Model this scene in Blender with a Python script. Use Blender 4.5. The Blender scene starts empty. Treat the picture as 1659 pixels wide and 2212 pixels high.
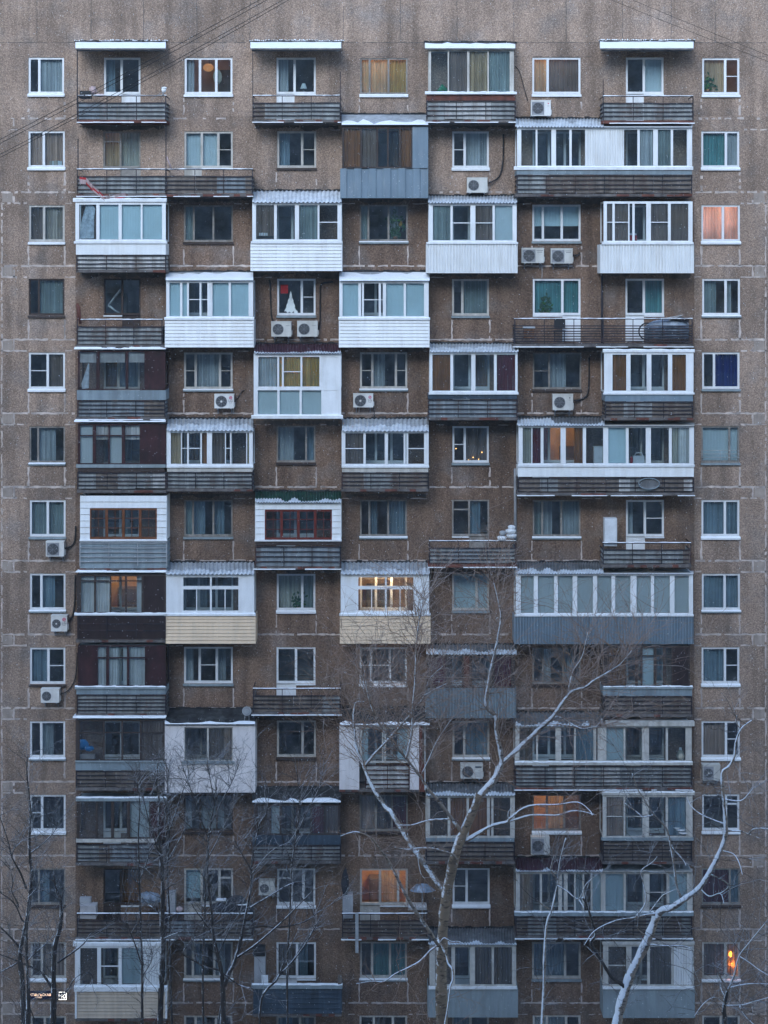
import bpy, math, random
from mathutils import Vector
R = random.Random(7)
# ------------------------------------------------------------------ scene, camera, light
S = bpy.context.scene
COL = S.collection
DIST, PX, CX, EYE = 65.0, 59.0, 829.5, 600.0      # camera distance; facade plan units per metre; axis; eye line
EZ = (2420 - EYE) / PX                            # eye height above the ground
def pt(x, y, d=0.0):
    """facade plan unit (x right, y down) at d metres in front of the wall -> world point"""
    s = (1 - d / DIST) / PX
    return Vector(((x - CX) * s, -d, EZ + (EYE - y) * s))
cam = bpy.data.cameras.new('camera'); cam_o = bpy.data.objects.new('camera', cam); COL.objects.link(cam_o)
cam_o.location = (0, -DIST, EZ); cam_o.rotation_euler = (math.radians(90), 0, 0)
cam.sensor_fit = 'HORIZONTAL'; cam.sensor_width = 36; cam.lens = 36 * DIST / (1659 / PX)
cam.shift_y = (EYE - 1106) / 1659; cam.clip_end = 2000; cam.clip_start = 0.5
S.camera = cam_o
W = bpy.data.worlds.new('World'); S.world = W; W.use_nodes = True
wn = W.node_tree; sky = wn.nodes.new('ShaderNodeTexSky'); sky.sky_type = 'NISHITA'; sky.sun_disc = False
SUN_EL, SUN_AZ = 31.0, 195.0
sky.sun_elevation = math.radians(SUN_EL); sky.sun_rotation = math.radians(SUN_AZ); sky.air_density = 1.0; sky.dust_density = 0.3; sky.ozone_density = 0.8
wn.links.new(sky.outputs[0], wn.nodes['Background'].inputs[0]); wn.nodes['Background'].inputs[1].default_value = 0.15
sun = bpy.data.lights.new('sun', 'SUN'); sun.energy = 0.42; sun.angle = math.radians(26); sun.color = (.88, .97, 1)
sun_o = bpy.data.objects.new('sun', sun); COL.objects.link(sun_o)
sun_o.rotation_euler = (math.radians(SUN_EL - 90), 0, math.radians(-SUN_AZ))
S.view_settings.view_transform = 'Standard'; S.view_settings.look = 'None'; S.view_settings.gamma = 1
S.view_settings.exposure = 1.68
S.cycles.max_bounces = 7; S.cycles.diffuse_bounces = 3; S.cycles.glossy_bounces = 3; S.cycles.transparent_max_bounces = 14
S.cycles.transmission_bounces = 4; S.cycles.caustics_reflective = False; S.cycles.caustics_refractive = False
S.cycles.use_denoising = True

# ------------------------------------------------------------------ materials
def nt(m):
    m.use_nodes = True; return m.node_tree
def mapped(t, sc):
    g = t.nodes.new('ShaderNodeNewGeometry'); mp = t.nodes.new('ShaderNodeMapping')
    mp.inputs['Scale'].default_value = sc; t.links.new(g.outputs['Position'], mp.inputs[0]); return mp.outputs[0]
def noise(t, sc, scale, detail=3, rough=.55):
    n = t.nodes.new('ShaderNodeTexNoise'); n.inputs['Scale'].default_value = scale; n.inputs['Detail'].default_value = detail
    n.inputs['Roughness'].default_value = rough; t.links.new(mapped(t, sc), n.inputs['Vector']); return n.outputs['Fac']
def remap(t, fac, a, b, lo, hi):
    r = t.nodes.new('ShaderNodeMapRange'); r.inputs[1].default_value = a; r.inputs[2].default_value = b
    r.inputs[3].default_value = lo; r.inputs[4].default_value = hi; t.links.new(fac, r.inputs[0]); return r.outputs[0]
def mathn(t, op, a, b):
    n = t.nodes.new('ShaderNodeMath'); n.operation = op
    for i, v in enumerate((a, b)):
        if hasattr(v, 'links'): t.links.new(v, n.inputs[i])
        else: n.inputs[i].default_value = v
    return n.outputs[0]
def scaled(t, col, fac):
    n = t.nodes.new('ShaderNodeVectorMath'); n.operation = 'SCALE'
    if hasattr(col, 'links'): t.links.new(col, n.inputs[0])
    else: n.inputs[0].default_value = col[:3]
    t.links.new(fac, n.inputs['Scale']); return n.outputs[0]
def mixc(t, fac, a, b):
    n = t.nodes.new('ShaderNodeMix'); n.data_type = 'RGBA'
    if hasattr(fac, 'links'): t.links.new(fac, n.inputs[0])
    else: n.inputs[0].default_value = fac
    for i, v in ((6, a), (7, b)):
        if hasattr(v, 'links'): t.links.new(v, n.inputs[i])
        else: n.inputs[i].default_value = (*v[:3], 1)
    return n.outputs[2]
def mat(name, col, rough=.6, var=.12, scale=2.0, streak=0.0, dirt=None, dirt_amt=0.0, bump=0.0, bscale=40, spec=.3):
    m = bpy.data.materials.new(name); t = nt(m); b = t.nodes['Principled BSDF']
    b.inputs['Roughness'].default_value = rough; b.inputs['Specular IOR Level'].default_value = spec
    f = remap(t, noise(t, (1, 1, 1), scale, 4), .3, .7, 1 - var, 1 + var)
    if streak: f = mathn(t, 'MULTIPLY', f, remap(t, noise(t, (7, 7, .5), 1.0, 3), .35, .75, 1, 1 - streak))
    c = scaled(t, col, f)
    if dirt:
        k = mathn(t, 'MULTIPLY', remap(t, noise(t, (3, 3, .8), 1.1, 4), .5, .7, 0, 1), dirt_amt)
        c = mixc(t, k, c, dirt)
    t.links.new(c, b.inputs['Base Color'])
    if bump:
        bn = t.nodes.new('ShaderNodeBump'); bn.inputs['Strength'].default_value = bump; bn.inputs['Distance'].default_value = .02
        t.links.new(noise(t, (1, 1, 1), bscale, 2), bn.inputs['Height']); t.links.new(bn.outputs[0], b.inputs['Normal'])
    return m
def aggregate(name, col, alt):
    """exposed pebble concrete: stone speckle, panel stains, rain streaks"""
    m = bpy.data.materials.new(name); t = nt(m); b = t.nodes['Principled BSDF']
    b.inputs['Roughness'].default_value = .85; b.inputs['Specular IOR Level'].default_value = .2
    v = t.nodes.new('ShaderNodeTexVoronoi'); v.inputs['Scale'].default_value = 32; t.links.new(mapped(t, (1, 1, 1)), v.inputs['Vector'])
    sp = t.nodes.new('ShaderNodeSeparateColor'); t.links.new(v.outputs['Color'], sp.inputs[0])
    stone = remap(t, sp.outputs[0], 0, 1, .77, 1.23)
    edge = remap(t, v.outputs['Distance'], .25, .62, 1.05, .72)
    fine = remap(t, noise(t, (1, 1, 1), 20, 2), .3, .7, .78, 1.22)
    big = remap(t, noise(t, (1, 1, 1), .55, 5, .62), .3, .7, .76, 1.24)
    st = remap(t, noise(t, (2.2, 1, .22), 1.0, 4), .42, .72, 1.0, .60)
    f = mathn(t, 'MULTIPLY', mathn(t, 'MULTIPLY', mathn(t, 'MULTIPLY', stone, edge), mathn(t, 'MULTIPLY', fine, big)), st)
    pp = t.nodes.new('ShaderNodeVectorMath'); pp.operation = 'FLOOR'      # every cast panel has its own tone
    mp = t.nodes.new('ShaderNodeMapping'); g2 = t.nodes.new('ShaderNodeNewGeometry'); t.links.new(g2.outputs['Position'], mp.inputs[0])
    mp.inputs['Scale'].default_value = (1 / 3.22, 0, 1 / 2.699); mp.inputs['Location'].default_value = (.04, .5, .38); t.links.new(mp.outputs[0], pp.inputs[0])
    wh = t.nodes.new('ShaderNodeTexWhiteNoise'); t.links.new(pp.outputs[0], wh.inputs['Vector'])
    f = mathn(t, 'MULTIPLY', f, remap(t, wh.outputs['Value'], 0, 1, .86, 1.14))
    c = mixc(t, remap(t, sp.outputs[1], .35, .75, 0, 1), col, alt)
    c = mixc(t, remap(t, noise(t, (1, 1, 1), .9, 4), .5, .72, 0, .55), c, (.27, .25, .24))
    t.links.new(scaled(t, c, f), b.inputs['Base Color'])
    bn = t.nodes.new('ShaderNodeBump'); bn.inputs['Strength'].default_value = .5; bn.inputs['Distance'].default_value = .015
    t.links.new(v.outputs['Distance'], bn.inputs['Height']); bn.invert = True; t.links.new(bn.outputs[0], b.inputs['Normal'])
    return m
def glass(name, tint, refl=.16):
    m = bpy.data.materials.new(name); t = nt(m); t.nodes.remove(t.nodes['Principled BSDF'])
    tr = t.nodes.new('ShaderNodeBsdfTransparent'); tr.inputs[0].default_value = (*tint, 1)
    gl = t.nodes.new('ShaderNodeBsdfGlossy'); gl.inputs['Roughness'].default_value = .03; gl.inputs[0].default_value = (.95, .97, 1, 1)
    bn = t.nodes.new('ShaderNodeBump'); bn.inputs['Strength'].default_value = .06; bn.inputs['Distance'].default_value = .05
    t.links.new(noise(t, (1, 1, 1), 1.4, 1), bn.inputs['Height']); t.links.new(bn.outputs[0], gl.inputs['Normal'])
    lw = t.nodes.new('ShaderNodeLayerWeight'); lw.inputs[0].default_value = .25
    fac = mathn(t, 'ADD', mathn(t, 'MULTIPLY', lw.outputs['Fresnel'], .6), refl)
    mx = t.nodes.new('ShaderNodeMixShader'); t.links.new(fac, mx.inputs[0]); t.links.new(tr.outputs[0], mx.inputs[1]); t.links.new(gl.outputs[0], mx.inputs[2])
    t.links.new(mx.outputs[0], t.nodes['Material Output'].inputs[0]); return m
def curtain(name, col, trans=.35, folds=9.0):
    m = bpy.data.materials.new(name); t = nt(m); t.nodes.remove(t.nodes['Principled BSDF'])
    f = mathn(t, 'MULTIPLY', remap(t, noise(t, (folds, 1, .12), 1.6, 3), .3, .7, .62, 1.25), remap(t, noise(t, (1, 1, 1), 1.1, 3), .3, .7, .8, 1.2))
    c = scaled(t, col, f)
    d = t.nodes.new('ShaderNodeBsdfDiffuse'); s = t.nodes.new('ShaderNodeBsdfTranslucent'); t.links.new(c, d.inputs[0]); t.links.new(c, s.inputs[0])
    mx = t.nodes.new('ShaderNodeMixShader'); mx.inputs[0].default_value = trans; t.links.new(d.outputs[0], mx.inputs[1]); t.links.new(s.outputs[0], mx.inputs[2])
    t.links.new(mx.outputs[0], t.nodes['Material Output'].inputs[0]); return m
def lamp_mat(name, col, e):
    m = bpy.data.materials.new(name); t = nt(m); b = t.nodes['Principled BSDF']
    b.inputs['Emission Color'].default_value = (*col, 1); b.inputs['Emission Strength'].default_value = e; b.inputs['Base Color'].default_value = (*col, 1)
    return m
def bark(name, col, dark, snow_amt=1.0, birch=False, snow_dir=(-.74, -.12, .58), lo=.25, hi=.55):
    m = bpy.data.materials.new(name); t = nt(m); b = t.nodes['Principled BSDF']; b.inputs['Roughness'].default_value = .85
    if birch:
        k = remap(t, noise(t, (5, 5, 16), 1.0, 4), .52, .64, 0, 1)
        k2 = remap(t, noise(t, (1, 1, 1), .8, 3), .4, .6, 0, .6)
        c = mixc(t, k, mixc(t, k2, col, (.30, .22, .15)), dark)
    else:
        c = mixc(t, remap(t, noise(t, (9, 9, 2), 1.0, 4), .4, .65, 0, 1), col, dark)
    if snow_amt:
        g = t.nodes.new('ShaderNodeNewGeometry'); dp = t.nodes.new('ShaderNodeVectorMath'); dp.operation = 'DOT_PRODUCT'
        t.links.new(g.outputs['Normal'], dp.inputs[0]); dp.inputs[1].default_value = Vector(snow_dir).normalized()
        w = mathn(t, 'ADD', dp.outputs['Value'], remap(t, noise(t, (1, 1, 1), 4.2, 5, .7), .3, .7, -.42, .42))
        c = mixc(t, remap(t, w, lo, hi, 0, snow_amt), c, (.78, .82, .88))
    t.links.new(c, b.inputs['Base Color']); return m

M = {}
M['wall_grey'] = aggregate('aggregate_grey', (.445, .326, .252), (.35, .248, .188))
M['wall_brown'] = aggregate('aggregate_brown', (.28, .188, .136), (.20, .128, .089))
M['mortar'] = mat('joint_mortar', (.58, .49, .44), .9, .35, 3, .2, (.2, .18, .17), .8)
M['joint'] = mat('dark_joint', (.10, .09, .085), .9, .3, 4)
M['white'] = mat('white_plastic', (.80, .82, .84), .38, .06, 1.5, .10, (.52, .5, .47), .35)
M['cream_frame'] = mat('weathered_white_paint', (.55, .53, .49), .6, .16, 4, .25, (.3, .27, .23), .6)
M['old'] = mat('old_grey_paint', (.30, .28, .255), .7, .25, 5, .3, (.14, .12, .1), .7)
M['dark'] = mat('dark_old_wood', (.055, .04, .035), .7, .3, 5, .2)
M['maroon'] = mat('maroon_paint', (.042, .015, .017), .6, .5, 2.5, .35, (.018, .01, .012), .8)
M['wood'] = mat('varnished_wood', (.17, .062, .026), .45, .3, 4, .3)
M['redwood'] = mat('red_varnished_wood', (.14, .028, .02), .45, .3, 4, .3)
M['iron'] = mat('railing_iron', (.025, .023, .03), .6, .35, 4, .1, (.11, .05, .035), .5)
M['slab'] = mat('slab_concrete', (.15, .135, .13), .9, .35, 3, .3, (.05, .045, .045), .85, .4, 30)
M['rust'] = mat('rusty_sheet', (.15, .055, .04), .8, .4, 3, .4, (.05, .025, .025), .8)
M['infill'] = mat('fibre_cement_sheet', (.31, .33, .335), .85, .28, 2.2, .45, (.14, .13, .125), .8)
M['infill_b'] = mat('bluish_infill_sheet', (.25, .29, .325), .85, .22, 2.2, .4, (.12, .12, .12), .7)
M['infill_w'] = mat('whitish_infill_sheet', (.55, .56, .56), .8, .2, 2.2, .4, (.25, .23, .22), .8)
M['infill_o'] = mat('brown_infill_sheet', (.195, .168, .15), .85, .3, 2.2, .4, (.1, .08, .07), .8)
M['siding_w'] = mat('white_siding', (.82, .84, .85), .42, .05, 1.2, .12, (.55, .52, .48), .3)
M['siding_c'] = mat('cream_siding', (.78, .60, .425), .45, .06, 1.2, .12, (.5, .42, .32), .35)
M['siding_b'] = mat('beige_siding', (.56, .46, .36), .5, .1, 1.2, .2, (.36, .3, .25), .4)
M['siding_d'] = mat('dark_brown_siding', (.035, .022, .022), .5, .3, 2, .3)
M['metal_b'] = mat('blue_grey_metal', (.185, .25, .305), .5, .10, 1.0, .2, (.26, .30, .34), .5)
M['metal_g'] = mat('galvanised_grey', (.24, .30, .335), .55, .14, 1.3, .3, (.14, .16, .18), .6)
M['plate_g'] = mat('grey_flat_sheet', (.27, .32, .34), .7, .12, 1.1, .25, (.18, .2, .2), .5)
M['night_b'] = mat('dark_blue_sheet', (.05, .075, .105), .55, .25, 1.2, .4, (.02, .025, .03), .6)
M['masonry'] = mat('white_painted_masonry', (.74, .70, .70), .85, .08, 1.5, .15, (.5, .45, .42), .35, .4, 25)
M['slate'] = mat('grey_slate_roof', (.15, .155, .16), .85, .3, 2, .25, (.06, .065, .07), .8)
M['slate_l'] = mat('pale_slate_roof', (.40, .43, .46), .8, .22, 2, .3, (.2, .21, .22), .6)
M['tar'] = mat('tar_felt', (.03, .031, .033), .9, .45, 3, .3, (.10, .11, .105), .6, .5, 18)
M['roof_m'] = mat('maroon_roof', (.06, .025, .035), .7, .3, 3, .2)
M['roof_g'] = mat('green_roof', (.015, .06, .045), .7, .35, 3, .2, (.02, .02, .02), .6)
M['snow'] = mat('snow', (.84, .87, .90), .8, .05, 3, 0, None, 0, .5, 14, .2)
M['patch'] = mat('cement_patch', (.37, .305, .26), .9, .2, 2.5, .25)
M['thin_snow'] = mat('thin_snow', (.60, .64, .68), .85, .16, 4, .2, (.40, .43, .46), .5, .4, 14, .2)
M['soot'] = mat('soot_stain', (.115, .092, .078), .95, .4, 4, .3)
M['glass'] = glass('window_glass', (.80, .90, .94), .15)
M['glass_dim'] = glass('dusty_glass', (.82, .87, .89), .16)
M['film'] = glass('mirror_film_glass', (.42, .5, .52), .45)
M['room'] = mat('room_wall', (.27, .26, .25), .9, .6, 1.3)
M['room_w'] = mat('papered_room_wall', (.62, .40, .22), .9, .30, 1.6)
M['cur_P'] = curtain('pink_blind_cloth', (.74, .58, .50), .4, 2)
M['room_p'] = mat('pink_room_wall', (.70, .50, .44), .9, .30, 1.6)
CUR = dict(s=(.50, .53, .54), b=(.28, .37, .43), n=(.012, .04, .22), p=(.66, .45, .35), v=(.50, .44, .37), g=(.30, .36, .35),
           T=(.66, .84, .88), o=(.34, .14, .05), c=(.50, .48, .40), m=(.15, .022, .03), k=(.24, .18, .15), e=(.14, .36, .36),
           f=(.64, .74, .76), y=(.60, .44, .16), l=(.80, .79, .77), q=(.66, .48, .30))
for k, v in CUR.items():
    M['cur_' + k] = curtain('curtain_cloth_' + k, v, .3 if k in 'ywqp' else .12, 9) if k not in 'Tf' else mat('blind_cloth_' + k, v, .9, .08, .9)
M['frost'] = mat('frosted_teal_panel', (.34, .52, .54), .3, .10, 1.0)
M['ac'] = mat('ac_casing', (.62, .61, .57), .5, .06, 3, .15, (.4, .36, .3), .4)
M['ac_w'] = mat('ac_casing_white', (.76, .75, .72), .5, .06, 3, .12, (.45, .4, .33), .3)
M['black'] = mat('black_plastic', (.02, .022, .025), .5, .3, 6)
M['hose'] = mat('hose_wrap', (.03, .028, .028), .8, .4, 8)
M['grey'] = mat('grey_metal', (.36, .38, .40), .5, .15, 3, .2)
M['pipe'] = mat('pipe_grey', (.30, .31, .33), .6, .2, 3, .2)
M['logo_red'] = mat('logo_red', (.55, .03, .09), .5, .05)
M['ink'] = mat('grey_lettering', (.10, .10, .11), .6, .05)

# ------------------------------------------------------------------ mesh building
class MB:
    def __init__(s): s.v, s.f, s.m, s.sm = [], [], [], []
    def face(s, pts, m=0, smooth=False):
        i = len(s.v); s.v += [Vector(p) for p in pts]; s.f.append(tuple(range(i, i + len(pts)))); s.m.append(m); s.sm.append(smooth)
    def hexa(s, a, b, m=0):
        """a = 4 front corners, b = 4 back corners, same order"""
        i = len(s.v); s.v += [Vector(p) for p in list(a) + list(b)]
        for q in ((0, 1, 2, 3), (7, 6, 5, 4), (0, 4, 5, 1), (1, 5, 6, 2), (2, 6, 7, 3), (3, 7, 4, 0)):
            s.f.append(tuple(i + k for k in q)); s.m.append(m); s.sm.append(False)
    def box(s, x0, x1, y0, y1, d0, d1, ref=None, m=0):
        """plan rectangle measured at depth ref, extruded straight from d0 (back) to d1 (front)"""
        r = d1 if ref is None else ref
        a, b = pt(x0, y1, r), pt(x1, y0, r)
        F = [(a.x, -d1, a.z), (b.x, -d1, a.z), (b.x, -d1, b.z), (a.x, -d1, b.z)]
        s.hexa(F, [(p[0], -d0, p[2]) for p in F], m)
    def quad(s, x0, x1, y0, y1, d, ref=None, m=0):
        r = d if ref is None else ref
        a, b = pt(x0, y1, r), pt(x1, y0, r)
        s.face([(a.x, -d, a.z), (b.x, -d, a.z), (b.x, -d, b.z), (a.x, -d, b.z)], m)
    def wbox(s, c, h, m=0):
        x, y, z = c; a, b, e = h
        F = [(x - a, y - b, z - e), (x + a, y - b, z - e), (x + a, y - b, z + e), (x - a, y - b, z + e)]
        s.hexa(F, [(p[0], y + b, p[2]) for p in F], m)
    def tube(s, pts, rad, n=6, m=0, cap=True):
        pts = [Vector(p) for p in pts]; k = len(pts)
        if isinstance(rad, (int, float)): rad = [rad] * k
        base = len(s.v); up = Vector((.31, .83, .17))
        for i, p in enumerate(pts):
            t = (pts[min(i + 1, k - 1)] - pts[max(i - 1, 0)])
            if t.length < 1e-7: t = Vector((0, 0, 1))
            t.normalize(); u = t.cross(up)
            if u.length < .05: u = t.cross(Vector((1, 0, 0)))
            u.normalize(); w = t.cross(u)
            for j in range(n):
                a = 2 * math.pi * j / n; s.v.append(p + (u * math.cos(a) + w * math.sin(a)) * rad[i])
        for i in range(k - 1):
            for j in range(n):
                a, b = base + i * n + j, base + i * n + (j + 1) % n
                s.f.append((a, b, b + n, a + n)); s.m.append(m); s.sm.append(True)
        if cap:
            s.f.append(tuple(base + j for j in range(n))[::-1]); s.m.append(m); s.sm.append(False)
            s.f.append(tuple(base + (k - 1) * n + j for j in range(n))); s.m.append(m); s.sm.append(False)
    def disc(s, c, r0, r1, n=24, m=0, y=None):
        for j in range(n):
            a, b = 2 * math.pi * j / n, 2 * math.pi * (j + 1) / n
            P = [Vector((c[0] + r * math.cos(q), c[1], c[2] + r * math.sin(q))) for r, q in ((r0, a), (r1, a), (r1, b), (r0, b))]
            s.face(P if r0 > 0 else P[1:3] + [Vector(c)], m)
    def ball(s, c, r, n=10, m=0, jit=0.0, flat=1.0):
        c = Vector(c); g = []
        for i in range(n // 2 + 1):
            th = math.pi * i / (n // 2); row = []
            for j in range(n):
                ph = 2 * math.pi * j / n; q = 1 + R.uniform(-jit, jit)
                row.append(c + Vector((r[0] * math.sin(th) * math.cos(ph), r[1] * math.sin(th) * math.sin(ph), r[2] * math.cos(th) * flat)) * q)
            g.append(row)
        b = len(s.v); [s.v.extend(row) for row in g]
        for i in range(n // 2):
            for j in range(n):
                s.f.append((b + i * n + j, b + i * n + (j + 1) % n, b + (i + 1) * n + (j + 1) % n, b + (i + 1) * n + j)); s.m.append(m); s.sm.append(True)
def build(name, mb, mats, parent=None, loc=None):
    if not mb.f: return None
    mats = mats if isinstance(mats, (list, tuple)) else [mats]
    o0 = parent_world(parent) if parent is not None else (loc if loc is not None else Vector((0, 0, 0)))
    me = bpy.data.meshes.new(name); me.from_pydata([v - o0 for v in mb.v], [], mb.f)
    for x in mats: me.materials.append(M[x] if isinstance(x, str) else x)
    me.polygons.foreach_set('material_index', mb.m); me.polygons.foreach_set('use_smooth', mb.sm); me.update()
    o = bpy.data.objects.new(name, me); COL.objects.link(o)
    if parent is not None: o.parent = parent
    else: o.location = o0
    return o
def parent_world(p):
    v = Vector(p.location)
    while p.parent: p = p.parent; v += Vector(p.location)
    return v
def empty(name, loc, parent=None):
    o = bpy.data.objects.new(name, None); o.empty_display_size = .3; COL.objects.link(o)
    if parent is not None: o.parent = parent; o.location = Vector(loc) - parent_world(parent)
    else: o.location = loc
    return o
def tag(o, label=None, cat=None, group=None, kind=None):
    if label: o['label'] = label
    if cat: o['category'] = cat
    if group: o['group'] = group
    if kind: o['kind'] = kind
    return o
def text_mesh(s, size, loc, font_align='CENTER', ext=.002, sx=1.0):
    cu = bpy.data.curves.new('lettering', 'FONT'); cu.body = s; cu.size = size; cu.align_x = font_align; cu.align_y = 'CENTER'; cu.extrude = ext
    o = bpy.data.objects.new('lettering', cu); COL.objects.link(o); bpy.context.view_layer.update()
    me = bpy.data.meshes.new_from_object(o.evaluated_get(bpy.context.evaluated_depsgraph_get()))
    mb = MB(); l = Vector(loc)
    for p in me.polygons: mb.face([Vector((me.vertices[i].co.x * sx, -me.vertices[i].co.z, me.vertices[i].co.y)) + l for i in p.vertices])
    bpy.data.objects.remove(o); bpy.data.curves.remove(cu); bpy.data.meshes.remove(me); return mb
# ------------------------------------------------------------------ ground and the added block across the yard
g = MB(); g.face([(-400, -400, 0), (400, -400, 0), (400, 400, 0), (-400, 400, 0)])
tag(build('ground', g, mat('trodden_snow', (.15, .155, .165), .9, .3, .15, 0, None, 0, .3, 3)), kind='structure')

BLD = empty('apartment_building', (0, 6, 0))
tag(BLD, 'tall panel apartment block of pebbled concrete with mismatched balconies', 'building')
def row(r): return 159.2 * (r - 1)
def top(r): return 124.5 + row(r)
# windows: (column,row): x0, x1, panes "share code flags", frame, sill, label
#  codes: curtain cloth; d none; w lit room; flags: + bar at mid height, ^ small top light, D door, h blind on upper half
WX = {'A': (61, 139), 'B': (222, 302), 'C': (398, 503), 'D': (598, 682), 'E': (777, 880), 'F': (977, 1057), 'G': (1150, 1255), 'H': (1352, 1434), 'I': (1516, 1598)}
WIN = {
 'A1': "30d 70s|W|w", 'A2': "42p 58p|W|w|window with a peach blind and books on its sill", 'A3': "42k 58v|C|w", 'A4': "28d 72g|K|k|old dark framed window",
 'A5': "52d+ 48k|W|w", 'A6': "24d 76b|O|o", 'A7': "50g 50g|W|o", 'A8': "32d 68b|W|o", 'A9': "52b 48d+|W|k", 'A10': "32d 68s|W|o", 'A11': "34d+ 66d|W|w",
 'A12': "24d 76b|O|k", 'A13': "32k+ 68p|C|w|window with an orange brown curtain", 'A14': "40d 60s|C|w",
 'I1': "62q 38d+|W|w", 'I2': "65e 35b|W|w", 'I3': "56P 44P|W|w|window glowing pink from inside", 'I4': "62g 38s|W|o", 'I5': "32d 68n|W|o|window with a deep blue curtain",
 'I6': "74f 26f|O|o|old window with a pale teal pane and a wire grille", 'I7': "62b 38b|W|w", 'I8': "60b 40b|W|o", 'I9': "62b 38d+|W|w", 'I10': "64p 36d+|W|w", 'I11': "64d 36d^|W|w",
 'I12': "74m 26b|O|k", 'I13': "62k 38q|C|w|window with a glowing orange lamp", 'I14': "50d 50b|C|w",
 'C1': "32s 34w 34d|W|w|three light window with a warm lamp", 'C3': "20g 40d 40d|O|k", 'C5': "24d+ 50s 26d+|C|o", 'C7': "18g 42b 40b|O|o", 'C9': "32b 35d+ 33b|W|o", 'C11': "33s 34b 33s|K|k",
 'C13': "18d 44b 38b|C|o", 'C14': "24d 42b 34b|C|o",
 'D2': "64b 36d+|C|k", 'D4': "64d 36d+|W|o|window with a paper fir tree on the glass", 'D6': "76s 24b|O|k", 'D8': "66c 34g|W|w", 'D10': "66d 34d|C|k", 'D12': "38d^ 31d 31d|W|w|window with one small top light", 'D14': "60b 40b|C|o",
 'E1': "20q 40q 40y|O|w|old window with warm gold curtains", 'E3': "18g 42d 40g|O|o", 'E5': "26d+ 50s 24d+|C|o", 'E7': "20d 40b 40b|O|o", 'E9': "24d+ 40d+ 36d|W|w", 'E11': "34p 33k 33m|O|k",
 'E13': "26d 38e 36e|C|o|window with teal green blinds", 'E14': "30d 40k 30d|C|o",
 'F2': "34d+ 66s|W|w", 'F4': "28d 72g|C|o", 'F6': "34d+ 66k|W|o|window with small warm lights inside", 'F8': "66f 34f|C|o|window with pale grey blinds", 'F10': "32d 68b|C|o", 'F12': "38d+ 62d|W|w", 'F14': "50b 50d|C|o",
 'G1': "32q 68k|W|w", 'G3': "22Th 39Th 39Th|W|o|window with pale blue half drawn blinds", 'G5': "34d+ 66s|O|k", 'G7': "20g 40s 40b|O|o", 'G9': "22d 42b 36s|O|k", 'G11': "30w 36q 34w|O|w|warmly lit window above the air conditioner",
 'G13': "24b 44b 32d|C|o", 'G14': "30b 40s 30d|C|o",
}
DOOR = {
 'B1': "48b 52dD|W", 'B2': "46q^ 54cD|O", 'B4': "50d 50dD|K", 'B12': "48dD 52o|K", 'C2': "36fD 34f 30d+|C", 'C12': "36TD 36d 28d^|C", 'D1': "46sD 54d|W", 'D9': "50dD 50d|W", 'D13': "52kD 48b|W",
 'E12': "42wD 38q 20w|C", 'F7': "46d^ 54bD|O", 'H1': "48dD 52f|W", 'H4': "48dD 52e|W", 'H7': "50bD 50d+|W", 'G4': "62e 38eD|W",
 'F1': "46k 54qD|O", 'B5': "40oD 60b|C", 'B6': "46d 54bD|O", 'B8': "46d 54wD|C", 'C6': "34oD 33d 33o|W", 'D3': "40dD 60k|W", 'E8': "34wD 33w 33w|W", 'F5': "46dD 54o|W", 'H5': "46dD 54d|W", 'F11': "46wD 54w|C",
 'F13': "46kD 54d|W", 'D5': "46yD 54y|W", 'G6': "34mD 66w|W", 'E2': "34oD 33d 33o|K", 'H11': "46kD 54d|W",
}
BALC = {c: [r for r in range(1, 14)] if c in 'B' else [] for c in 'BCDEFGH'}
BALC['C'] = [2, 4, 6, 8, 10, 12]; BALC['D'] = [1, 3, 5, 7, 9, 11, 13]; BALC['E'] = [2, 4, 6, 8, 10, 12]; BALC['F'] = [1, 3, 5, 7, 9, 11, 13]
BALC['G'] = [2, 4, 6, 8, 10, 12]; BALC['H'] = list(range(1, 14))
for c in BALC:
    for r in BALC[c]:
        k = c + str(r)
        if k not in DOOR:
            DOOR[k] = R.choice(["48dD 52d|W", "46dD 54s|W", "50bD 50b|C", "46d 54dD|W", "40kD 60d|C"]) if c not in 'CEG' else R.choice(["34dD 33d 33d|W", "30d 36s 34dD|W", "34dD 33b 33b|C"])
FR = dict(W='white', C='cream_frame', O='old', K='dark')
SILL = dict(w='white', o='plate_g', k='dark')
HOLES = []
LIT_W = {}
def panes_of(spec):
    out = []
    for p in spec.split():
        n = ''.join(ch for ch in p if ch.isdigit()); out.append((float(n), p[len(n)], p[len(n) + 1:]))
    return out
def fold_sheet(mb, x0, x1, y0, y1, d, amp=.012, step=3.2, m=0):
    a, b = pt(x0, y1, 0), pt(x1, y0, 0); n = max(2, int((x1 - x0) / step))
    xs = [a.x + (b.x - a.x) * i / n for i in range(n + 1)]; off = [amp * (1 if i % 2 else -1) + R.uniform(-.3, .3) * amp for i in range(n + 1)]
    for i in range(n):
        mb.face([(xs[i], -d + off[i], a.z), (xs[i + 1], -d + off[i + 1], a.z), (xs[i + 1], -d + off[i + 1], b.z), (xs[i], -d + off[i], b.z)], m, True)
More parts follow.
